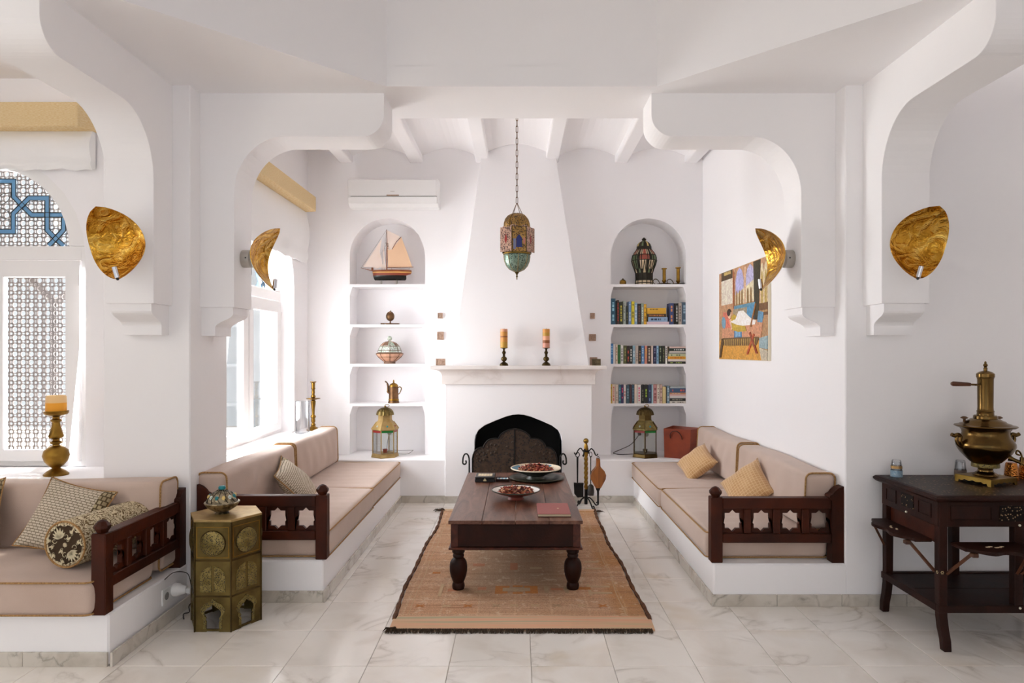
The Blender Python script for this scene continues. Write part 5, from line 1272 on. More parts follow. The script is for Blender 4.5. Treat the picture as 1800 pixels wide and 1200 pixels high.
row_upright(0, SH[1], 8.57, 1060, 553, [(1002,1064,232,'3c4a78','d98c52','blue and orange'), (1066,1089,234,'15130f',None,'thin black'), (1091,1133,234,'191713','d8d6cc','black white-lettered'), (1136,1184,230,'b5a79a','6a5e54','beige'), (1187,1264,218,'4c6274','93b0c2','thick slate blue')], s1, 12)
row_flat(SH[1], 8.57, 1060, 553, [(660,995,510,553,'d9c3cc',None,'pinkish white'), (680,972,440,509,'8ba9c9','2b3c58','light blue'), (660,950,388,437,'4a3a26','b5703c','brown patterned'), (665,950,342,387,'d7a32c',None,'yellow'), (665,950,298,341,'dba92e','8a6a18','golden yellow')], s1)
row_upright(0, SH[2], 8.57, 1060, 1152, [(112,155,845,'3d77ac','8fc0da','blue'), (157,187,850,'dcd5d2',None,'white'), (190,221,858,'cfc0ad','a06a4c','beige'), (223,264,865,'2c6428',None,'green'), (267,305,866,'dedad4','2a2a2a','white black-marked'), (310,358,875,'575a2e','8f8c50','olive'), (360,399,878,'2a1712','d05238','black and red'), (401,444,880,'191813','d9d7cf','black white-lettered'), (447,487,876,'8fb0c2','d6e0e2','light blue'), (489,532,878,'c4b4a8','8a7a6c','beige'), (536,574,878,'231f18','a8825a','dark brown'), (577,622,880,'5484b4','c4d6e4','mid blue'), (630,667,880,'d58a76','d8b62c','pink and yellow'), (670,720,880,'33231d','cfc0b0','dark brown pale-lettered'), (722,753,878,'d3bfb2',None,'cream'), (756,805,880,'1f2548','7b7aa0','navy blue'), (808,840,878,'8cb4d2','4f7a98','pale blue'), (843,885,880,'27301f','8f9a80','dark green'), (888,934,880,'14140f','6a7048','black'), (938,970,880,'e2dcd6','5a544e','white')], s2)
row_flat(SH[2], 8.57, 1060, 1152, [(975,1255,1115,1152,'22241a','8fa04a','black and green'), (982,1255,1079,1113,'ddd0c8',None,'white'), (975,1255,1036,1078,'dda21c','c05a20','yellow'), (985,1255,996,1034,'c3c59c','4a6030','cream and green'), (990,1255,975,994,'8f9088',None,'grey'), (1000,1250,951,973,'ded6cc',None,'thin white'), (995,1250,906,950,'22322a','d4d8d2','dark green white-lettered'), (1000,1245,879,904,'d5b8b0',None,'pale pink')], s2)
row_upright(0, SH[3], 6.317, 1060, 503, [(80,101,290,'cfa92c','8a6a18','yellow'), (103,135,292,'e0cdbd','c0604c','cream pink-lettered'), (137,171,294,'d6c4b2','a8927c','cream'), (173,199,296,'2f6478','8fb4c0','teal'), (201,229,297,'39305c','e0526a','purple and pink'), (231,255,292,'e0d6cf','b05048','white red-lettered'), (257,294,297,'34505c','7f9ca8','dark teal'), (296,318,295,'3f1c1c',None,'maroon'), (320,348,296,'2c4a5c','6a8a9c','dark blue'), (350,379,292,'e2d0c0',None,'cream'), (381,420,295,'e0dad4','d0607c','white and pink'), (422,459,296,'15130e','6d6a58','black'), (461,499,296,'17160f','a0c03c','black and lime'), (501,537,297,'243458','6a86b4','dark blue'), (539,557,293,'a8c4cc',None,'thin light blue'), (559,598,293,'c9918c','7a3a38','pink'), (600,630,292,'ddd0c0','8a7a68','cream'), (632,657,293,'cdb0a0','6a4a44','patterned cream'), (660,697,318,'dcc88c',None,'short pale yellow'), (699,708,320,'2a2620',None,'thin dark'), (710,738,308,'6f8c9f','c8d6de','slate blue')], s3)
row_flat(SH[3], 6.317, 1060, 503, [(742,925,476,503,'d6cfc4','6a645c','pale cream'), (742,925,443,475,'24221c','8a8474','black'), (742,925,419,442,'dcd6d0',None,'white'), (740,925,399,418,'dcb8b4',None,'pale pink'), (742,925,379,398,'c98a62','e0c8a8','orange'), (742,925,329,378,'3a5474','d0584c','blue'), (745,915,310,328,'a9b2b2',None,'grey')], s3)

# ------------------------------------------------------------------ hanging lantern
hl = thing('hanging_lantern', 'pierced brass and coloured glass lantern hanging on a chain', 'lantern', (-0.006, 5.30, 2.0))
Hx = [(0.110*math.cos(math.radians(-110 + 60*k)), 0.110*math.sin(math.radians(-110 + 60*k))) for k in range(6)]
dome = [(0.100, 0.400), (0.102, 0.412), (0.100, 0.435), (0.090, 0.466), (0.070, 0.492), (0.040, 0.508), (0.012, 0.513)]
dm = MB().lathe(dome, 24).build('dome', 'pierced_lantern', hl)
for k in range(8):
    a = 2*PI*k/8 + 0.2; MB().tube([(r*1.01*math.cos(a), r*1.01*math.sin(a), z) for r, z in dome], 0.0028, 5).build('rib', 'brass', dm, dbl=False)
MB().lathe([(0.098, 0.398), (0.112, 0.400), (0.112, 0.408), (0.100, 0.411)], 6, smooth=False, start=math.radians(-110)).build('upper_rim', 'pierced_rose', hl)
for k in range(6):
    p, q = Vector(Hx[k]), Vector(Hx[(k+1) % 6]); d = (q - p).normalized(); nn = Vector((d.y, -d.x)); L_ = (q-p).length
    open_ = k in (1, 5)
    pt = bpy.data.objects.new('tmp', None)
    m = Matrix.Translation((p.x, p.y, 0.203)) @ Matrix(((d.x, -nn.x, 0, 0), (d.y, -nn.y, 0, 0), (0, 0, 1, 0), (0, 0, 0, 1)))
    bpy.data.objects.remove(pt)
    if open_:      # little door standing open, hinged on the post nearer the front
        hinge = p if k == 1 else q; ang_ = (-0.28 if k == 1 else 0.28)
        a0 = math.atan2(d.y, d.x) + (0 if k == 1 else PI); a0 += ang_
        m = Matrix.Translation((hinge.x*1.02, hinge.y*1.02, 0.203)) @ Matrix.Rotation(a0, 4, 'Z')
    mb = MB(); mb.M = m
    arch = [(L_*0.5 + x, z) for x, z in [(-0.024, 0.035), (0.024, 0.035), (0.022, 0.085), (0.024, 0.092), (0.020, 0.110), (0.010, 0.122), (0.0, 0.134), (-0.010, 0.122), (-0.020, 0.110), (-0.024, 0.092), (-0.022, 0.085)]]
    dia = [(L_*0.5, 0.06), (L_*0.5 + 0.014, 0.10), (L_*0.5, 0.145), (L_*0.5 - 0.014, 0.10)]
    hole = arch if k % 2 == 0 else dia
    mb.plate(rc(0.003, L_ - 0.003, 0.004, 0.192), -0.002, 0.002, 'Y', [hole])
    pan = mb.build('side_panel', 'pierced_rose' if k % 2 else 'pierced_lantern', hl)
    mb = MB(); mb.M = m; mb.plate(hole, -0.001, 0.001, 'Y'); mb.build('coloured_pane', 'pane_blue' if k % 2 == 0 else 'pane_red', pan)
    if k == 0:
        mb = MB(); mb.M = m; mb.plate(rc(0.010, L_*0.5 - 0.026, 0.02, 0.10), -0.0035, -0.002, 'Y'); mb.build('slate_pane', 'pane_slate', pan)
        mb = MB(); mb.M = m; mb.plate([(L_*0.86 + 0.009*math.cos(a), 0.085 + 0.026*math.sin(a)) for a in [2*PI*j/12 for j in range(12)]], -0.0035, -0.002, 'Y'); mb.build('rose_pane', 'pane_rose', pan)
    MB().tube([(p.x, p.y, 0.200), (p.x, p.y, 0.402)], 0.0045, 6).build('post', 'brass_dark', hl, dbl=False)
MB().lathe([(0.098, 0.190), (0.108, 0.194), (0.108, 0.203), (0.096, 0.206)], 24).build('lower_rim', 'gilt_yellow', hl)
bw_ = [(0.101, 0.190), (0.102, 0.176), (0.096, 0.140), (0.082, 0.106), (0.058, 0.078), (0.030, 0.064), (0.012, 0.058)]
bw0 = MB().lathe(bw_, 24).build('bowl', 'pierced_green', hl)
for k in range(8):
    a = 2*PI*k/8 + 0.1; MB().tube([(r*1.01*math.cos(a), r*1.01*math.sin(a), z) for r, z in bw_], 0.0024, 5).build('rib', 'brass_pale', bw0, dbl=False)
MB().lathe([(0.014, 0.060), (0.016, 0.052), (0.007, 0.042), (0.005, 0.030), (0.009, 0.024), (0.004, 0.016), (0.004, 0.0), (0, -0.001)], 12).build('finial', 'brass_dark', hl)
for k in range(4):
    a = PI/4 + k*PI/2 + 0.2; MB().tube([(0.052*math.cos(a), 0.052*math.sin(a), 0.500), (0.003*math.cos(a), 0.003*math.sin(a), 0.592)], 0.0022, 5).build('hanging_chain', 'bronze', hl, dbl=False)
lk = MB(); ll, lr = 0.019, 0.0075
lk.tube([(lr*math.cos(a), 0, lr*math.sin(a) + (ll if math.sin(a) > 0 else -ll)) for a in [2*PI*k/14 + 0.1 for k in range(14)]], 0.0022, 5, closed=True)
z = 0.614; k = 0; o0 = None
while z < 1.49:
    if o0 is None: o = o0 = lk.build('chain_link', 'bronze', hl, dbl=False)
    else: o = o0.copy(); C.objects.link(o); o.parent = hl
    o.location = (0, 0, z); o.rotation_euler = (0, 0, (k % 2)*PI/2 + 0.4); z += 0.046; k += 1
MB().lathe([(0.03, 1.478), (0.03, 1.470), (0.010, 1.458), (0, 1.456)], 12).build('ceiling_hook', 'brass_dark', hl)

# ------------------------------------------------------------------ gilt shell sconces
def sconce(label, loc, rz_, tilt):
    t = thing('wall_sconce', label, 'sconce', loc, rz_, 'gilt shell wall sconces')
    nu, nv = 16, 30; R = Matrix.Rotation(tilt, 4, 'Y')
    def P(i, j, off):
        v_ = -1 + 2*j/nv; u_ = -1 + 2*i/nu
        w_ = 0.140 * max(0.0, 1 - abs(v_)**(2.6 if v_ > 0 else 1.8)) ** 0.70
        z = 0.190*v_; x = u_*w_
        y = -0.070 - 0.145*v_*v_*(0.92 + 0.08*v_) - 0.030*(u_*u_)*(1 - v_*v_) + off
        rim = 0.0
        return R @ Vector((x, y - rim, z))
    mb = MB()
    for off, m_ in ((0.0, 0), (0.005, 1)):
        mb.add([P(i, j, off) for i in range(nu+1) for j in range(nv+1)], [(i*(nv+1)+j, (i+1)*(nv+1)+j, (i+1)*(nv+1)+j+1, i*(nv+1)+j+1) for i in range(nu) for j in range(nv)], m_, True)
    for i_ in (0, nu):
        mb.add([P(i_, j, o_) for o_ in (0.0, 0.005) for j in range(nv+1)], [(j, j+1, nv+1+j+1, nv+1+j) for j in range(nv)], 0, True)
    mb.build('shell', ['gold_leaf', 'paint_white'], t, angle=60)
    mb = MB().lathe([(0.052, 0.0), (0.054, 0.006), (0.054, 0.050), (0.046, 0.056), (0.025, 0.058), (0.022, 0.070)], 28); mb.v = [Vector((p.x, -p.z, p.y)) for p in mb.v]
    mt = mb.build('wall_mount', 'nickel', t)
    mb = MB()
    for s in (-1, 1): mb.ball((s*0.054, -0.035, 0.0), 0.005, 8)
    mb.build('screw', 'plastic_dark', mt)
    mb = MB(); b = R @ Vector((0.0, -0.196, -0.178)); mb.tube([b + Vector((0, 0, -0.004)), b + R @ Vector((0.0, -0.004, 0.052))], 0.0125, 14); h = mb.build('lamp_holder', 'chrome', t)
    MB().ball(b + Vector((0, 0, -0.010)), 0.008, 8).build('holder_cap', 'plastic_dark', h)
    return t
sconce('gilt shell sconce on the arch beside the bay window', (-2.095, 3.67, 1.992), 0.05, -0.27)
sconce('gilt shell sconce on the alcove arch in front of the window', (-1.657, 4.12, 2.0), PI/2, 0.12)
sconce('gilt shell sconce on the alcove arch overlapping the painting', (1.657, 4.12, 2.0), -PI/2, -0.12)
sconce('gilt shell sconce on the arch above the carved side table', (2.095, 3.67, 1.995), -0.05, 0.27)

# ------------------------------------------------------------------ painting (own loose composition of an arcaded room with a divan)
pa = thing('canvas_painting', 'unframed painting of a figure on a divan in an arcaded hall', 'painting', (HW, 5.61, 1.372))
PW, PH = 1.22, 0.775
B((-0.022, -PW/2, 0), (0.0, PW/2, PH)).build('canvas', 'ivory', pa, bevel=0.002)
pc = {}
def pm(h):
    if h not in pc: pc[h] = mat('paint_' + h, '#' + h, 0.6, col2=tuple(min(1, c*1.7) for c in hx(h)), vscale=30, vdist=1.5, vpos=(0.40, 0.72), bump=0.25, bscale=70)
    return pc[h]
LAY = [0]
def paint(pts, h, name='brush_area'):     # (s, t): s from the far edge to the near edge, t upwards
    LAY[0] += 1; x = -0.022 - 0.00012*LAY[0]
    q = [(PW/2 - max(0.004, min(0.996, s))*PW, max(0.004, min(0.996, t))*PH) for s, t in pts]
    mb = MB(); mb.plate(q, x - 0.0001, -0.0221, 'X'); return mb.build(name, pm(h), pa)
def el(cs, ct_, a, b, n=14, r=0.0): return [(cs + a*math.cos(2*PI*k/n)*math.cos(r) - b*math.sin(2*PI*k/n)*math.sin(r), ct_ + a*math.cos(2*PI*k/n)*math.sin(r) + b*math.sin(2*PI*k/n)*math.cos(r)) for k in range(n)]
def par(c, hw_, t0, ts, tt): return [(c-hw_, t0), (c+hw_, t0), (c+hw_, ts), (c+hw_*0.6, ts + (tt-ts)*0.7), (c, tt), (c-hw_*0.6, ts + (tt-ts)*0.7), (c-hw_, ts)]
paint(rc(0, 1, 0, 1), 'a9825c'); paint(rc(0, 1, 0, 0.22), 'c9923f'); paint(rc(0, 1, 0.45, 1), 'b58a66')
paint(rc(0.06, 0.32, 0.62, 0.92), 'd9c9b8'); paint(rc(0.06, 0.32, 0.90, 1.0), '4f3d26'); paint(rc(0.12, 0.28, 0.955, 0.99), 'b29a5c')
for c, h_ in ((0.47, 'a9a6cf'), (0.68, 'b3aed0')): paint(par(c, 0.085, 0.60, 0.86, 0.985), h_)
paint([(0.385, 0.60), (0.765, 0.60), (0.765, 0.82), (0.385, 0.70)], 'd8c6a8')
for c in (0.36, 0.415, 0.47, 0.525, 0.585, 0.64, 0.70): paint(par(c, 0.017, 0.56, 0.70, 0.75), '8a6a3c')
paint([(0.33, 0.56), (0.36, 0.56), (0.36, 0.95), (0.33, 0.99)], '9c5a38')
paint([(0.575, 0.56), (0.60, 0.56), (0.605, 0.97), (0.57, 0.97)], 'caa98a')
paint([(0.765, 0.40), (0.835, 0.40), (0.875, 0.99), (0.745, 0.99)], '3b3420')
for c in (0.90, 0.965): paint(par(c, 0.028, 0.55, 0.86, 0.95), 'dcc7a6'); paint(par(c, 0.018, 0.55, 0.80, 0.88), 'a98f4c')
paint(rc(0.85, 1.0, 0.44, 0.56), '6a4a2c'); paint(rc(0.86, 1.0, 0.47, 0.49), 'a58052'); paint(rc(0.36, 0.78, 0.54, 0.585), '5c8aa0')
paint([(0.33, 0.42), (0.66, 0.40), (0.66, 0.55), (0.34, 0.55)], '9a8a72'); paint([(0.62, 0.42), (0.76, 0.42), (0.77, 0.57), (0.63, 0.56)], '4f86a8')
paint([(0.08, 0.24), (0.88, 0.22), (0.92, 0.40), (0.60, 0.42), (0.10, 0.40)], 'c08a6a'); paint([(0.10, 0.36), (0.30, 0.35), (0.28, 0.52), (0.11, 0.54)], 'c9705c')
paint(el(0.125, 0.42, 0.05, 0.07, r=0.2), '6f93a6'); paint([(0.82, 0.38), (0.91, 0.37), (0.93, 0.47), (0.84, 0.49)], '5c87a4')
paint([(0.36, 0.22), (0.53, 0.22), (0.52, 0.39), (0.37, 0.40)], '3f6f96'); paint(rc(0.39, 0.50, 0.25, 0.35), '7fa4c0')
paint([(0.10, 0.16), (0.80, 0.15), (0.86, 0.235), (0.10, 0.245)], '6a5030'); 
for k in range(16): paint([(0.14 + 0.042*k, 0.15), (0.15 + 0.042*k, 0.15), (0.155 + 0.042*k, 0.225), (0.135 + 0.042*k, 0.225)], 'a98a4c')
paint([(0.32, 0.33), (0.45, 0.30), (0.62, 0.30), (0.58, 0.38), (0.36, 0.50), (0.30, 0.47)], 'b89a3c')
paint([(0.28, 0.42), (0.40, 0.44), (0.46, 0.52), (0.56, 0.52), (0.72, 0.42), (0.80, 0.40), (0.78, 0.36), (0.55, 0.36), (0.42, 0.38)], 'ece4da')
paint(el(0.265, 0.50, 0.035, 0.045), 'd8b294'); paint(el(0.25, 0.525, 0.042, 0.040), '3a2a20'); paint([(0.26, 0.44), (0.30, 0.45), (0.33, 0.34), (0.31, 0.33)], 'd8b294')
paint([(0.62, 0.06), (0.65, 0.06), (0.78, 0.26), (0.75, 0.27)], 'b0522e'); paint([(0.80, 0.07), (0.83, 0.07), (0.70, 0.29), (0.67, 0.28)], '8a3f26'); paint([(0.69, 0.34), (0.72, 0.34), (0.80, 0.56), (0.785, 0.57)], '96602e')
paint([(0.86, 0.13), (1.0, 0.11), (1.0, 0.24), (0.86, 0.22)], '8fa3a6'); paint([(0.02, 0.02), (0.06, 0.02), (0.12, 0.20), (0.08, 0.24)], '5a4228'); paint([(0.90, 0.0), (1.0, 0.0), (1.0, 0.10), (0.86, 0.13)], 'b8ad98')

# ------------------------------------------------------------------ hexagonal brass table
ht = thing('hexagonal_table', 'hexagonal pierced brass side table between the benches', 'side table', (-1.567, 3.671, 0))
SD, AP = 0.187, 0.162; HH = 0.576
hexv = [(SD*math.cos(math.radians(-120 + 60*k)), SD*math.sin(math.radians(-120 + 60*k))) for k in range(6)]
MB().plate([(x*1.03, y*1.03) for x, y in hexv], HH - 0.012, HH, 'Z').build('top', 'brass_pale', ht, bevel=0.002)
B((-0.11, -0.09, 0.19), (0.11, 0.09, 0.195)).build('inner_shelf', 'brass_dull', ht)
def hexface(k):
    p, q = Vector(hexv[k]), Vector(hexv[(k+1) % 6]); d = (q-p).normalized(); nn = Vector((d.y, -d.x))
    return Matrix.Translation((p.x, p.y, 0)) @ Matrix(((d.x, -nn.x, 0, 0), (d.y, -nn.y, 0, 0), (0, 0, 1, 0), (0, 0, 0, 1)))
key = lambda sc_, z0: [(SD/2 + x*sc_, z0 + z*sc_) for x, z in [(-0.036, 0.0), (0.036, 0.0), (0.035, 0.040), (0.040, 0.048), (0.036, 0.060), (0.047, 0.078), (0.046, 0.096), (0.034, 0.112), (0.016, 0.122), (0.0, 0.138), (-0.016, 0.122), (-0.034, 0.112), (-0.046, 0.096), (-0.047, 0.078), (-0.036, 0.060), (-0.040, 0.048), (-0.035, 0.040)]]
for k in range(6):
    M = hexface(k)
    mb = MB(); mb.M = M; mb.plate([(0, 0), (0.06, 0), (0.064, 0.004), (0.123, 0.004), (0.127, 0), (SD, 0), (SD, HH - 0.012), (0, HH - 0.012)], 0.0, 0.005, 'Y', [key(0.92, 0.016)])
    pan = mb.build('side_panel', 'brass_dull', ht)
    mb = MB(); mb.M = M @ Matrix.Translation((SD/2, 0, 0.455)) @ Matrix.Rotation(PI/2, 4, 'X')
    mb.lathe([(0.066, 0.0), (0.066, 0.004), (0.055, 0.011), (0.030, 0.017), (0.0, 0.019)], 28); ro_ = mb.build('rosette', 'pierced_brass', pan)
    mb = MB(); mb.M = M; mb.tube([(SD/2 + 0.064*math.cos(a), -0.004, 0.455 + 0.064*math.sin(a)) for a in [2*PI*j/32 for j in range(32)]], 0.003, 5, closed=True); mb.build('rosette_rim', 'brass_dark', ro_, dbl=False)
    for s in (-1, 1):
        mb = MB(); mb.M = M; x0 = SD/2 + s*0.007
        pts = [(x0, 0.205), (x0 + s*0.058, 0.205), (x0 + s*0.058, 0.285), (x0 + s*0.052, 0.308), (x0 + s*0.034, 0.326), (x0, 0.338)]
        mb.plate(pts, -0.003, 0.0, 'Y'); mb.build('arched_grille', 'pierced_brass', pan)
    mb = MB(); mb.M = M; kk = key(0.92, 0.016); ou = [(SD/2 + (x - SD/2)*1.45, 0.016 + (z - 0.016)*1.22) for x, z in kk]
    mb.plate(ou, -0.003, -0.0002, 'Y', [kk]); mb.build('arch_surround', 'pierced_brass', pan)
    for z, h_ in ((0.362, 0.010), (0.178, 0.008)):
        mb = MB(); mb.M = M; mb.box((0.006, -0.003, z), (SD - 0.006, 0.0, z + h_)); mb.build('moulding', 'brass_dark', pan)
    mb = MB(); mb.M = M; mb.plate(rc(0.010, SD - 0.010, 0.380, 0.540), -0.002, 0.0, 'Y', [rc(0.014, SD - 0.014, 0.384, 0.536)]); mb.build('border', 'brass', pan)
    p = hexv[k]; MB().tube([(p[0], p[1], 0), (p[0], p[1], HH - 0.012)], 0.005, 6).build('corner_post', 'brass_dark', ht, dbl=False)
tg = thing('lidded_dish', 'ornate silver lidded dish with turquoise knob on the hexagonal table', 'dish', (-1.583, 3.655, HH))
MB().lathe([(0.036, 0.0), (0.038, 0.004), (0.030, 0.010), (0.050, 0.020), (0.072, 0.034), (0.084, 0.050), (0.090, 0.060), (0.088, 0.064), (0.078, 0.064)], 36).build('bowl', 'silver', tg)
ld = MB().lathe([(0.080, 0.062), (0.078, 0.068), (0.070, 0.084), (0.055, 0.104), (0.036, 0.118), (0.016, 0.125), (0.010, 0.127)], 36).build('lid', 'silver', tg)
for k in range(12):
    a = 2*PI*k/12; mb = MB(); mb.ball((0, 0, 0), 0.010, 8, 0, 1.3); o = mb.build('inset_stone', ['stone_teal', 'stone_yellow', 'mosaic_white'][k % 3], ld); o.location = (0.064*math.cos(a), 0.064*math.sin(a), 0.092)
    MB().tube([(r*math.cos(a + q), r*math.sin(a + q), z) for r, z, q in ((0.080, 0.068, 0.26), (0.070, 0.086, 0.10), (0.052, 0.107, 0.20), (0.020, 0.125, 0.26))], 0.0022, 5).build('filigree', 'wire_dark', ld, dbl=False)
MB().lathe([(0.008, 0.125), (0.018, 0.131), (0.019, 0.140), (0.014, 0.147), (0, 0.148)], 16).build('knob', 'stone_teal', ld)

# socket and adapter on the side of the near bench base
so = thing('wall_socket', 'white double socket on the side of the near bench base', 'socket', (-1.875, 3.665, 0.142), PI/2)
B((-0.075, -0.009, -0.042), (0.075, 0.0, 0.042)).build('cover', 'plastic_white', so, bevel=0.003)
mb = MB().lathe([(0.02, 0.009), (0.02, 0.011), (0, 0.011)], 16); mb.v = [Vector((p.x - 0.035, -p.z, p.y)) for p in mb.v]; mb.build('outlet', 'cable', so)
pg = thing('plug_adapter', 'white round plug adapter in the socket by the brass table', 'plug', (-1.866, 3.705, 0.150), PI/2)
mb = MB().lathe([(0.033, 0.0), (0.036, 0.006), (0.034, 0.030), (0.026, 0.040), (0.024, 0.060), (0.016, 0.070), (0, 0.070)], 20); mb.v = [Vector((p.x, -p.z, p.y)) for p in mb.v]; mb.build('body', 'plastic_white', pg)
B((-0.014, -0.095, -0.018), (0.016, -0.07, 0.010)).build('plug', 'plastic_white', pg, bevel=0.004)
plug_cord('dark cord hanging from the plug beside the brass table', [(-1.775, 3.70, 0.14), (-1.765, 3.72, 0.09), (-1.80, 3.74, 0.05), (-1.78, 3.70, 0.03), (-1.82, 3.72, 0.012), (-1.79, 3.66, 0.008)], 0.003, 'cable_dark')
plug_cord('thin dark wire arching from the sofa base to the plug', [(-1.872, 3.62, 0.232), (-1.862, 3.70, 0.245), (-1.82, 3.76, 0.22), (-1.79, 3.74, 0.165)], 0.0022, 'cable_dark')

# ------------------------------------------------------------------ carved side table with samovar
TT = 0.748
st = thing('carved_side_table', 'dark carved and inlaid side table with folding flaps under the samovar', 'side table', (2.0, 3.26, 0))
WX, WY = 0.84, 0.585
mb = MB(); mb.loft([ring(0.012, WX-0.012, 0.012, WY-0.012, TT-0.030), ring(0, WX, 0, WY, TT-0.018), ring(0, WX, 0, WY, TT-0.008), ring(0.010, WX-0.010, 0.010, WY-0.010, TT)]); tp_ = mb.build('top', 'wood_black', st)
B((0.03, 0.03, TT-0.001), (WX-0.03, WY-0.03, TT+0.0006)).build('inlaid_panel', 'inlay_top', tp_)
def band(a, b, c, d, z0, z1, nm='apron'): return B((a, b, z0), (c, d, z1)).build(nm, 'wood_black', st, bevel=0.002)
band(0.040, 0.035, WX-0.040, 0.053, 0.595, TT-0.030); band(0.040, WY-0.053, WX-0.040, WY-0.035, 0.595, TT-0.030); band(0.030, 0.04, 0.048, WY-0.04, 0.595, TT-0.030); band(WX-0.048, 0.04, WX-0.030, WY-0.04, 0.595, TT-0.030)
# raised panels, inlay and pearl dots on the two aprons in view
for x0, x1 in ((0.09, 0.29), (0.56, 0.76)): MB().plate(rc(x0, x1, 0.625, 0.695), 0.031, 0.035, 'Y', [rc(x0+0.006, x1-0.006, 0.631, 0.689)]).build('panel_frame', 'wood_black', st)
B((0.325, 0.032, 0.622), (0.52, 0.035, 0.698)).build('inlay', 'inlay_panel', st)
for y0, y1 in ((0.09, 0.20), (0.40, 0.50)): MB().plate(rc(y0, y1, 0.625, 0.695), 0.026, 0.030, 'X', [rc(y0+0.006, y1-0.006, 0.631, 0.689)]).build('panel_frame', 'wood_black', st)
B((0.027, 0.24, 0.630), (0.030, 0.35, 0.700)).build('inlay', 'inlay_panel', st)
for p in ((0.42, 0.031, 0.603), (0.026, 0.30, 0.606), (0.42, 0.028, 0.205)): MB().ball(p, 0.006, 10).build('pearl_dot', 'ivory', st)
# red-brown inner boards and the wavy board at the back
B((0.060, 0.06, 0.50), (0.066, WY-0.06, 0.60)).build('inner_board', 'wood_red', st)
wv_ = [(0.06, 0.60), (0.06, 0.585)] + [(0.06 + 0.35*k/16, 0.575 - 0.075*(0.5 - 0.5*math.cos(2*PI*k/16))) for k in range(17)] + [(0.43 + 0.35*k/16, 0.575 - 0.075*(0.5 - 0.5*math.cos(2*PI*k/16))) for k in range(17)] + [(0.78, 0.60)]
MB().plate(wv_, WY-0.075, WY-0.06, 'Y').build('wavy_board', 'wood_red', st)
# sabre legs
def sabre(x, y, sx, sy):
    t_ = 0.021
    pr = [(TT-0.03, 0.0, 1.0), (0.40, 0.0, 0.98), (0.25, 0.0, 0.95), (0.16, 0.002, 0.95), (0.10, 0.010, 0.95), (0.05, 0.022, 0.92), (0.0, 0.026, 0.88)]
    rings = [[(x + sx*o_ + dx*t_*k_, y + sy*o_ + dy*t_*k_, z) for dx, dy in ((-1, -1), (1, -1), (1, 1), (-1, 1))] for z, o_, k_ in pr]
    return MB().loft(rings).build('leg', 'wood_black', st, bevel=0.003)
for (x, y, sx, sy) in ((0.055, 0.055, 0.3, -1), (0.055, WY-0.055, -0.6, 0.3), (WX-0.055, 0.055, -0.3, -1), (WX-0.055, WY-0.055, 0.6, 0.3)): sabre(x, y, sx, sy)
for y in (0.055, WY-0.055): B((0.42-0.021, y-0.021, 0.19), (0.42+0.021, y+0.021, 0.60)).build('middle_post', 'wood_black', st, bevel=0.003)
for p in ((0.048, 0.032, 0.375), (0.034, 0.050, 0.372)):
    mb = MB()
    for k in range(6): mb.ball((p[0] + 0.006*math.cos(k*PI/3)*(1 if p[1] < 0.04 else 0), p[1] + 0.006*math.cos(k*PI/3)*(0 if p[1] < 0.04 else 1), p[2] + 0.006*math.sin(k*PI/3)), 0.0022, 6)
    mb.build('inlaid_flower', 'gold_foil', st)
# lower shelf of planks
for s, (a, b) in enumerate(((0.04, 0.29), (0.295, WY-0.04))): B((0.04, a, 0.196), (WX-0.04, b, 0.210)).build('shelf_board', 'wood_black', st, bevel=0.002)
band(0.030, 0.030, WX-0.030, 0.056, 0.180, 0.216, 'shelf_rail'); band(0.030, WY-0.056, WX-0.030, WY-0.03, 0.180, 0.216, 'shelf_rail'); band(0.030, 0.056, 0.056, WY-0.056, 0.180, 0.216, 'shelf_rail'); band(WX-0.056, 0.056, WX-0.03, WY-0.056, 0.180, 0.216, 'shelf_rail')
# scalloped flaps held by struts
def wavy(a, b, inner, outer, n=24):
    return [(a, inner)] + [(a + (b-a)*k/n, outer + (inner-outer)*(0.28*abs(math.cos(PI*k/n))**3 + 0.10*math.cos(4*PI*k/n))) for k in range(n+1)] + [(b, inner)]
MB().plate(wavy(0.085, 0.40, 0.032, -0.150), 0.508, 0.524, 'Z').build('flap', 'wood_black', st, bevel=0.003)
MB().plate(wavy(0.44, 0.76, 0.032, -0.150), 0.508, 0.524, 'Z').build('flap', 'wood_black', st, bevel=0.003)
MB().plate([(y, x) for x, y in wavy(0.085, 0.50, 0.032, -0.105)], 0.508, 0.524, 'Z').build('flap', 'wood_black', st, bevel=0.003)
def strut(a, b): MB().tube([a, b], 0.008, 4, smooth=False).build('strut', 'wood_brown', st, dbl=False)
strut((0.12, -0.085, 0.505), (0.070, 0.032, 0.37)); strut((0.38, -0.085, 0.505), (0.41, 0.032, 0.37)); strut((0.46, -0.085, 0.505), (0.43, 0.032, 0.37)); strut((-0.062, 0.13, 0.505), (0.034, 0.070, 0.37)); strut((-0.062, 0.46, 0.505), (0.034, 0.53, 0.37))
for p in ((0.12, -0.09, 0.508), (0.38, -0.09, 0.508), (-0.066, 0.13, 0.508)):
    MB().box((p[0]-0.014, p[1]-0.014, p[2]-0.022), (p[0]+0.014, p[1]+0.014, p[2]-0.002)).build('strut_block', 'wood_brown', st, bevel=0.003)
for c in ((0.24, -0.06), (0.60, -0.06)):
    mb = MB()
    for k in range(5): mb.lathe([(0.008, 0.524), (0.008, 0.5248), (0, 0.5248)], 5, (c[0] - 0.036 + 0.018*k, c[1] + 0.01*math.sin(k*2), 0), sx=1.4)
    mb.build('flap_inlay', 'bone', st)
mb = MB()
for k in range(5): mb.lathe([(0.008, 0.524), (0.008, 0.5248), (0, 0.5248)], 5, (-0.045 + 0.01*math.sin(k*2), 0.26 + 0.018*k, 0), sx=0.8)
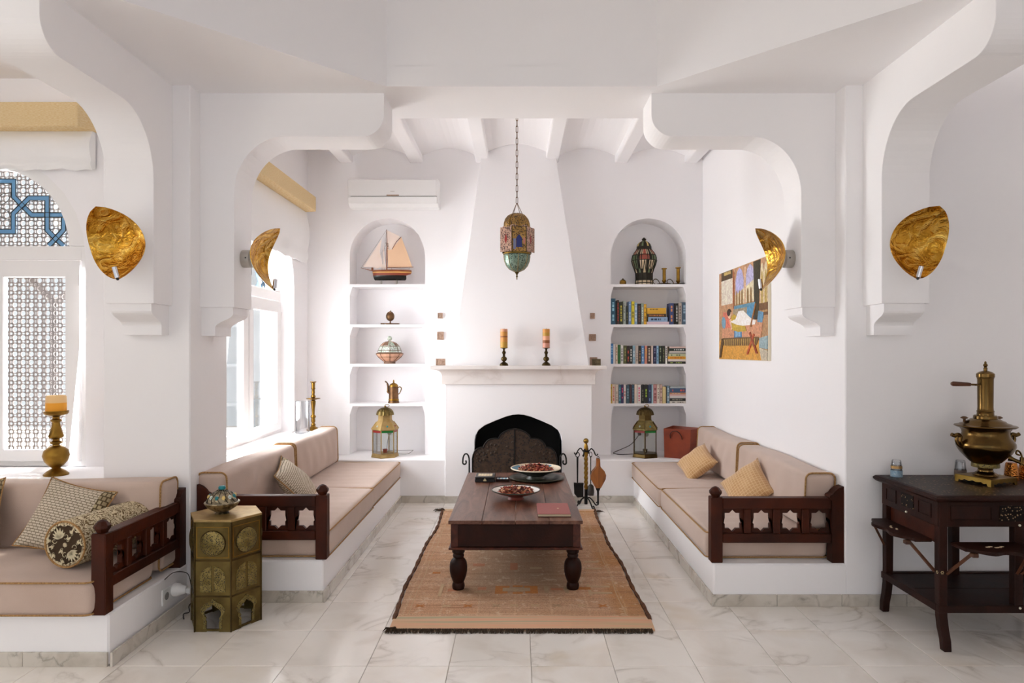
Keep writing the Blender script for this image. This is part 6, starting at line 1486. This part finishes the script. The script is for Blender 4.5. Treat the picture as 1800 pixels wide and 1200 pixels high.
mb.build('flap_inlay', 'bone', st)

sm = thing('samovar', 'old brass samovar with wooden-handled chimney on the carved table', 'samovar', (2.470, 3.605, TT + 0.001))
pm_ = 1/1660; ZC = lambda yc: (1105 - yc)*pm_
plm = MB(); plm.M = Matrix.Rotation(0.36, 4, 'Z')
plm.box((-0.098, -0.098, ZC(1062)), (0.098, 0.098, ZC(1042))); plt = plm.build('foot_plate', 'gilt_yellow', sm, bevel=0.003)
ft_ = MB(); ft_.M = Matrix.Rotation(0.36, 4, 'Z')
lob = [(-0.098, 0.0), (-0.080, 0.0), (-0.074, 0.014), (-0.060, 0.010), (-0.045, 0.018), (-0.02, 0.013), (0.0, 0.019), (0.02, 0.013), (0.045, 0.018), (0.060, 0.010), (0.074, 0.014), (0.080, 0.0), (0.098, 0.0), (0.098, 0.030), (-0.098, 0.030)]
for s in (-1, 1): ft_.plate(lob, s*0.098, s*0.092, 'Y'); ft_.plate(lob, s*0.098, s*0.092, 'X')
ft_.build('plate_apron', 'gilt_yellow', plt)
body = [(92, 1043), (96, 1036), (92, 1026), (78, 1016), (60, 1003), (56, 985), (62, 972)]
MB().lathe([(r*pm_, ZC(y)) for r, y in body], 36).build('stem', 'brass_old', sm)
MB().lathe([(r*pm_, ZC(y)) for r, y in [(64, 972), (106, 966), (108, 958), (106, 934), (100, 930)]], 36).build('pierced_collar', 'pierced_brass', sm)
MB().lathe([(r*pm_, ZC(y)) for r, y in [(100, 931), (118, 920), (138, 900), (165, 872), (192, 842), (214, 808), (224, 780), (222, 755), (206, 728), (192, 708), (182, 688), (178, 665), (182, 645), (196, 625), (232, 612)]], 48).build('body', 'brass_old', sm)
MB().lathe([(r*pm_, ZC(y)) for r, y in [(222, 618), (238, 608), (232, 601), (200, 596), (192, 588), (160, 578), (150, 566), (124, 556), (112, 546), (98, 543)]], 48).build('shoulder', 'brass_old', sm)
MB().lathe([(r*pm_, ZC(y)) for r, y in [(92, 546), (92, 522), (84, 514), (66, 512), (64, 486), (68, 480), (62, 470), (60, 440), (62, 200), (66, 184)]], 36).build('chimney', 'brass_old', sm)
MB().lathe([(r*pm_, ZC(y)) for r, y in [(64, 186), (70, 180), (70, 152), (64, 146), (48, 134), (22, 126), (14, 122)]], 36).build('chimney_cap', 'brass_old', sm)
MB().lathe([(r*pm_, ZC(y)) for r, y in [(14, 124), (16, 104), (10, 92), (18, 80), (16, 68), (8, 60), (9, 50), (4, 42), (0, 41)]], 16).build('finial', 'brass_old', sm)
hz = ZC(248); MB().tube([(-0.036, 0, hz), (-0.085, 0, hz + 0.002)], 0.0055, 8).build('handle_rod', 'brass_old', sm, dbl=False)
MB().tube([(-0.080, 0, hz + 0.002), (-0.095, 0, hz + 0.003), (-0.15, 0, hz + 0.005), (-0.172, 0, hz + 0.006), (-0.180, 0, hz + 0.006)], [0.009, 0.010, 0.0125, 0.0125, 0.008], 12).build('wooden_grip', 'wood_brown', sm, dbl=False)
MB().lathe([(0.020, 0), (0.018, 0.006), (0.008, 0.008)], 12, (-0.037, 0, hz - 0.004)).build('handle_boss', 'brass_old', sm)
for s in (-1, 1):
    P = [(0.108, 0.196), (0.126, 0.202), (0.140, 0.222), (0.138, 0.244), (0.150, 0.254), (0.170, 0.250), (0.186, 0.256)]
    MB().tube(smoothpath([(s*x, 0.01*s, z) for x, z in P], 5), [0.012]*6 + [0.009]*12 + [0.011]*8 + [0.010]*5, 9).build('side_handle', 'brass_old', sm, dbl=False)
    MB().tube(smoothpath([(s*0.112, 0.01*s, 0.178), (s*0.146, 0.01*s, 0.200), (s*0.160, 0.01*s, 0.224), (s*0.156, 0.01*s, 0.250)], 5), 0.008, 8).build('handle_brace', 'brass_old', sm, dbl=False)
    MB().lathe([(0.006, 0), (0.007, 0.016), (0.018, 0.020), (0.018, 0.024), (0.008, 0.030), (0, 0.031)], 12, (s*0.092, 0.03, ZC(578))).build('steam_knob', 'bronze', sm)
td = Vector((0.64, -0.77, 0)).normalized(); t0_ = td*0.105 + Vector((0, 0, ZC(868))); t1_ = td*0.160 + Vector((0, 0, ZC(900)))
MB().tube([t0_, t0_ + (t1_-t0_)*0.35, t1_], [0.016, 0.010, 0.009], 10).build('tap_pipe', 'brass_old', sm, dbl=False)
MB().tube([t1_, t1_ + td*0.022 + Vector((0, 0, -0.012)), t1_ + td*0.036 + Vector((0, 0, -0.034))], [0.011, 0.010, 0.008], 10).build('tap_spout', 'brass_old', sm, dbl=False)
MB().tube([t1_ + Vector((0, 0, -0.012)), t1_ + Vector((0, 0, 0.03))], 0.010, 10).build('tap_plug', 'brass_old', sm, dbl=False)
MB().tube(smoothpath([t1_ + Vector((0, 0, 0.028)), t1_ + Vector((-0.008, 0, 0.052)), t1_ + Vector((-0.024, 0, 0.064)), t1_ + Vector((-0.030, 0, 0.048)), t1_ + Vector((-0.012, 0, 0.040))], 4), 0.0045, 7).build('tap_key', 'brass_old', sm, dbl=False)

def tumbler(label, x, y, bands):
    t = thing('tea_glass', label, 'glass', (x, y, TT + 0.001), 0, 'upturned tea glasses on the carved table')
    MB().lathe([(0.0305, 0.0), (0.0300, 0.03), (0.025, 0.075), (0.0235, 0.088), (0.021, 0.092), (0.0, 0.090), (0.0, 0.082), (0.022, 0.080), (0.0275, 0.03), (0.0285, 0.0)], 24).build('glass_body', 'glass_vessel', t)
    for z0, z1, m_ in bands: MB().lathe([(0.0309 - 0.06*max(0, z0-0.025), z0), (0.0309 - 0.06*max(0, z1-0.025)*1.2, z1)], 24, caps=False).build('painted_band', m_, t)
mat('band_blue', '#6f8fa6', 0.3, col2='#9db0bc', vscale=90); mat('band_gold', '#a8824c', 0.3, 0.5); mat('band_brown', '#7d6a60', 0.4, col2='#5f4f48', vscale=120)
tumbler('tea glass with blue and gold bands at the corner of the carved table', 2.100, 3.785, [(0.0, 0.036, 'band_blue'), (0.046, 0.060, 'band_gold')])
tumbler('tea glass with a brown band beside the samovar', 2.448, 3.775, [(0.0, 0.040, 'band_brown')])
def coppercup(label, x, y):
    t = thing('copper_cup', label, 'cup', (x, y, TT + 0.001), 0, 'upturned copper cups by the samovar')
    MB().lathe([(0.034, 0.0), (0.035, 0.003), (0.0325, 0.04), (0.027, 0.088), (0.024, 0.093), (0, 0.093)], 28).build('body', 'copper', t)
    MB().tube([(0.0345*math.cos(a), 0.0345*math.sin(a), 0.003) for a in [2*PI*k/28 for k in range(28)]], 0.002, 5, closed=True).build('rim', 'copper', t, dbl=False)
coppercup('hammered copper cup under the samovar tap', 2.665, 3.685); coppercup('hammered copper cup cut by the right edge of the photo', 2.765, 3.72)

# ------------------------------------------------------------------ sill things
bc_ = thing('brass_candle_stand', 'stout brass candle stand on the bay window sill', 'candlestick', (-2.772, 4.10, 0.70))
MB().lathe([(0.066, 0.0), (0.067, 0.008), (0.050, 0.024), (0.026, 0.040), (0.020, 0.046)], 32).build('base', 'brass', bc_)
MB().lathe([(0.022, 0.044), (0.040, 0.058), (0.062, 0.086), (0.071, 0.118), (0.064, 0.148), (0.042, 0.168), (0.022, 0.178)], 32).build('ball', 'brass', bc_)
MB().lathe([(0.020, 0.176), (0.018, 0.184), (0.034, 0.194), (0.034, 0.199), (0.018, 0.208), (0.020, 0.216), (0.038, 0.226), (0.041, 0.236), (0.032, 0.260), (0.024, 0.292), (0.021, 0.316), (0.030, 0.326), (0.030, 0.331), (0.018, 0.340), (0.020, 0.350), (0.036, 0.358)], 28).build('baluster', 'brass', bc_)
MB().lathe([(0.034, 0.356), (0.058, 0.364), (0.064, 0.372), (0.066, 0.386), (0.062, 0.386), (0.0, 0.382)], 32).build('dish', 'brass', bc_)
cn = thing('pillar_candle', 'short orange pillar candle on the brass stand by the bay window', 'candle', (-2.772, 4.10, 1.0825))
MB().lathe([(0.054, 0.0), (0.055, 0.004), (0.0545, 0.052)], 28).build('lower_wax', 'wax_orange', cn); MB().lathe([(0.0545, 0.052), (0.053, 0.088), (0.047, 0.096), (0.030, 0.088), (0, 0.082)], 28).build('upper_wax', 'wax_pale', cn)
MB().tube([(0, 0, 0.080), (0.002, 0, 0.098)], 0.0014, 5).build('wick', 'cable_dark', cn, dbl=False)
tc_ = thing('tall_candlestick', 'tall slim brass candlestick on the alcove window sill', 'candlestick', (-1.965, 6.56, 0.686))
MB().lathe([(0.062, 0.0), (0.063, 0.006), (0.052, 0.018), (0.026, 0.034), (0.018, 0.045)], 28).build('base', 'brass', tc_)
MB().lathe([(0.016, 0.042), (0.024, 0.052), (0.018, 0.062), (0.013, 0.072), (0.020, 0.085), (0.017, 0.115), (0.026, 0.128), (0.022, 0.140), (0.013, 0.152), (0.015, 0.20), (0.021, 0.25), (0.023, 0.280), (0.013, 0.292)], 24).build('stem', 'brass', tc_)
MB().lathe([(0.013, 0.290), (0.050, 0.300), (0.066, 0.304), (0.066, 0.308), (0.014, 0.306)], 32).build('drip_pan', 'brass', tc_)
MB().lathe([(0.013, 0.305), (0.022, 0.318), (0.022, 0.328), (0.013, 0.344), (0.016, 0.362), (0.014, 0.390), (0.020, 0.400), (0.016, 0.412), (0.018, 0.455), (0.030, 0.462), (0.030, 0.468), (0.016, 0.468)], 24).build('socket', 'brass', tc_)
gv = thing('glass_vase', 'clear glass cylinder vase beside the tall candlestick', 'vase', (-1.985, 6.30, 0.686))
MB().lathe([(0.0, 0.0), (0.060, 0.0), (0.066, 0.006), (0.066, 0.295), (0.063, 0.297), (0.062, 0.012), (0.0, 0.012)], 32).build('wall', 'glass_vessel', gv)
MB().tube([(0.0645*math.cos(a), 0.0645*math.sin(a), 0.297) for a in [2*PI*k/32 for k in range(32)]], 0.0022, 5, closed=True).build('rim', 'glass_vessel', gv, dbl=False)
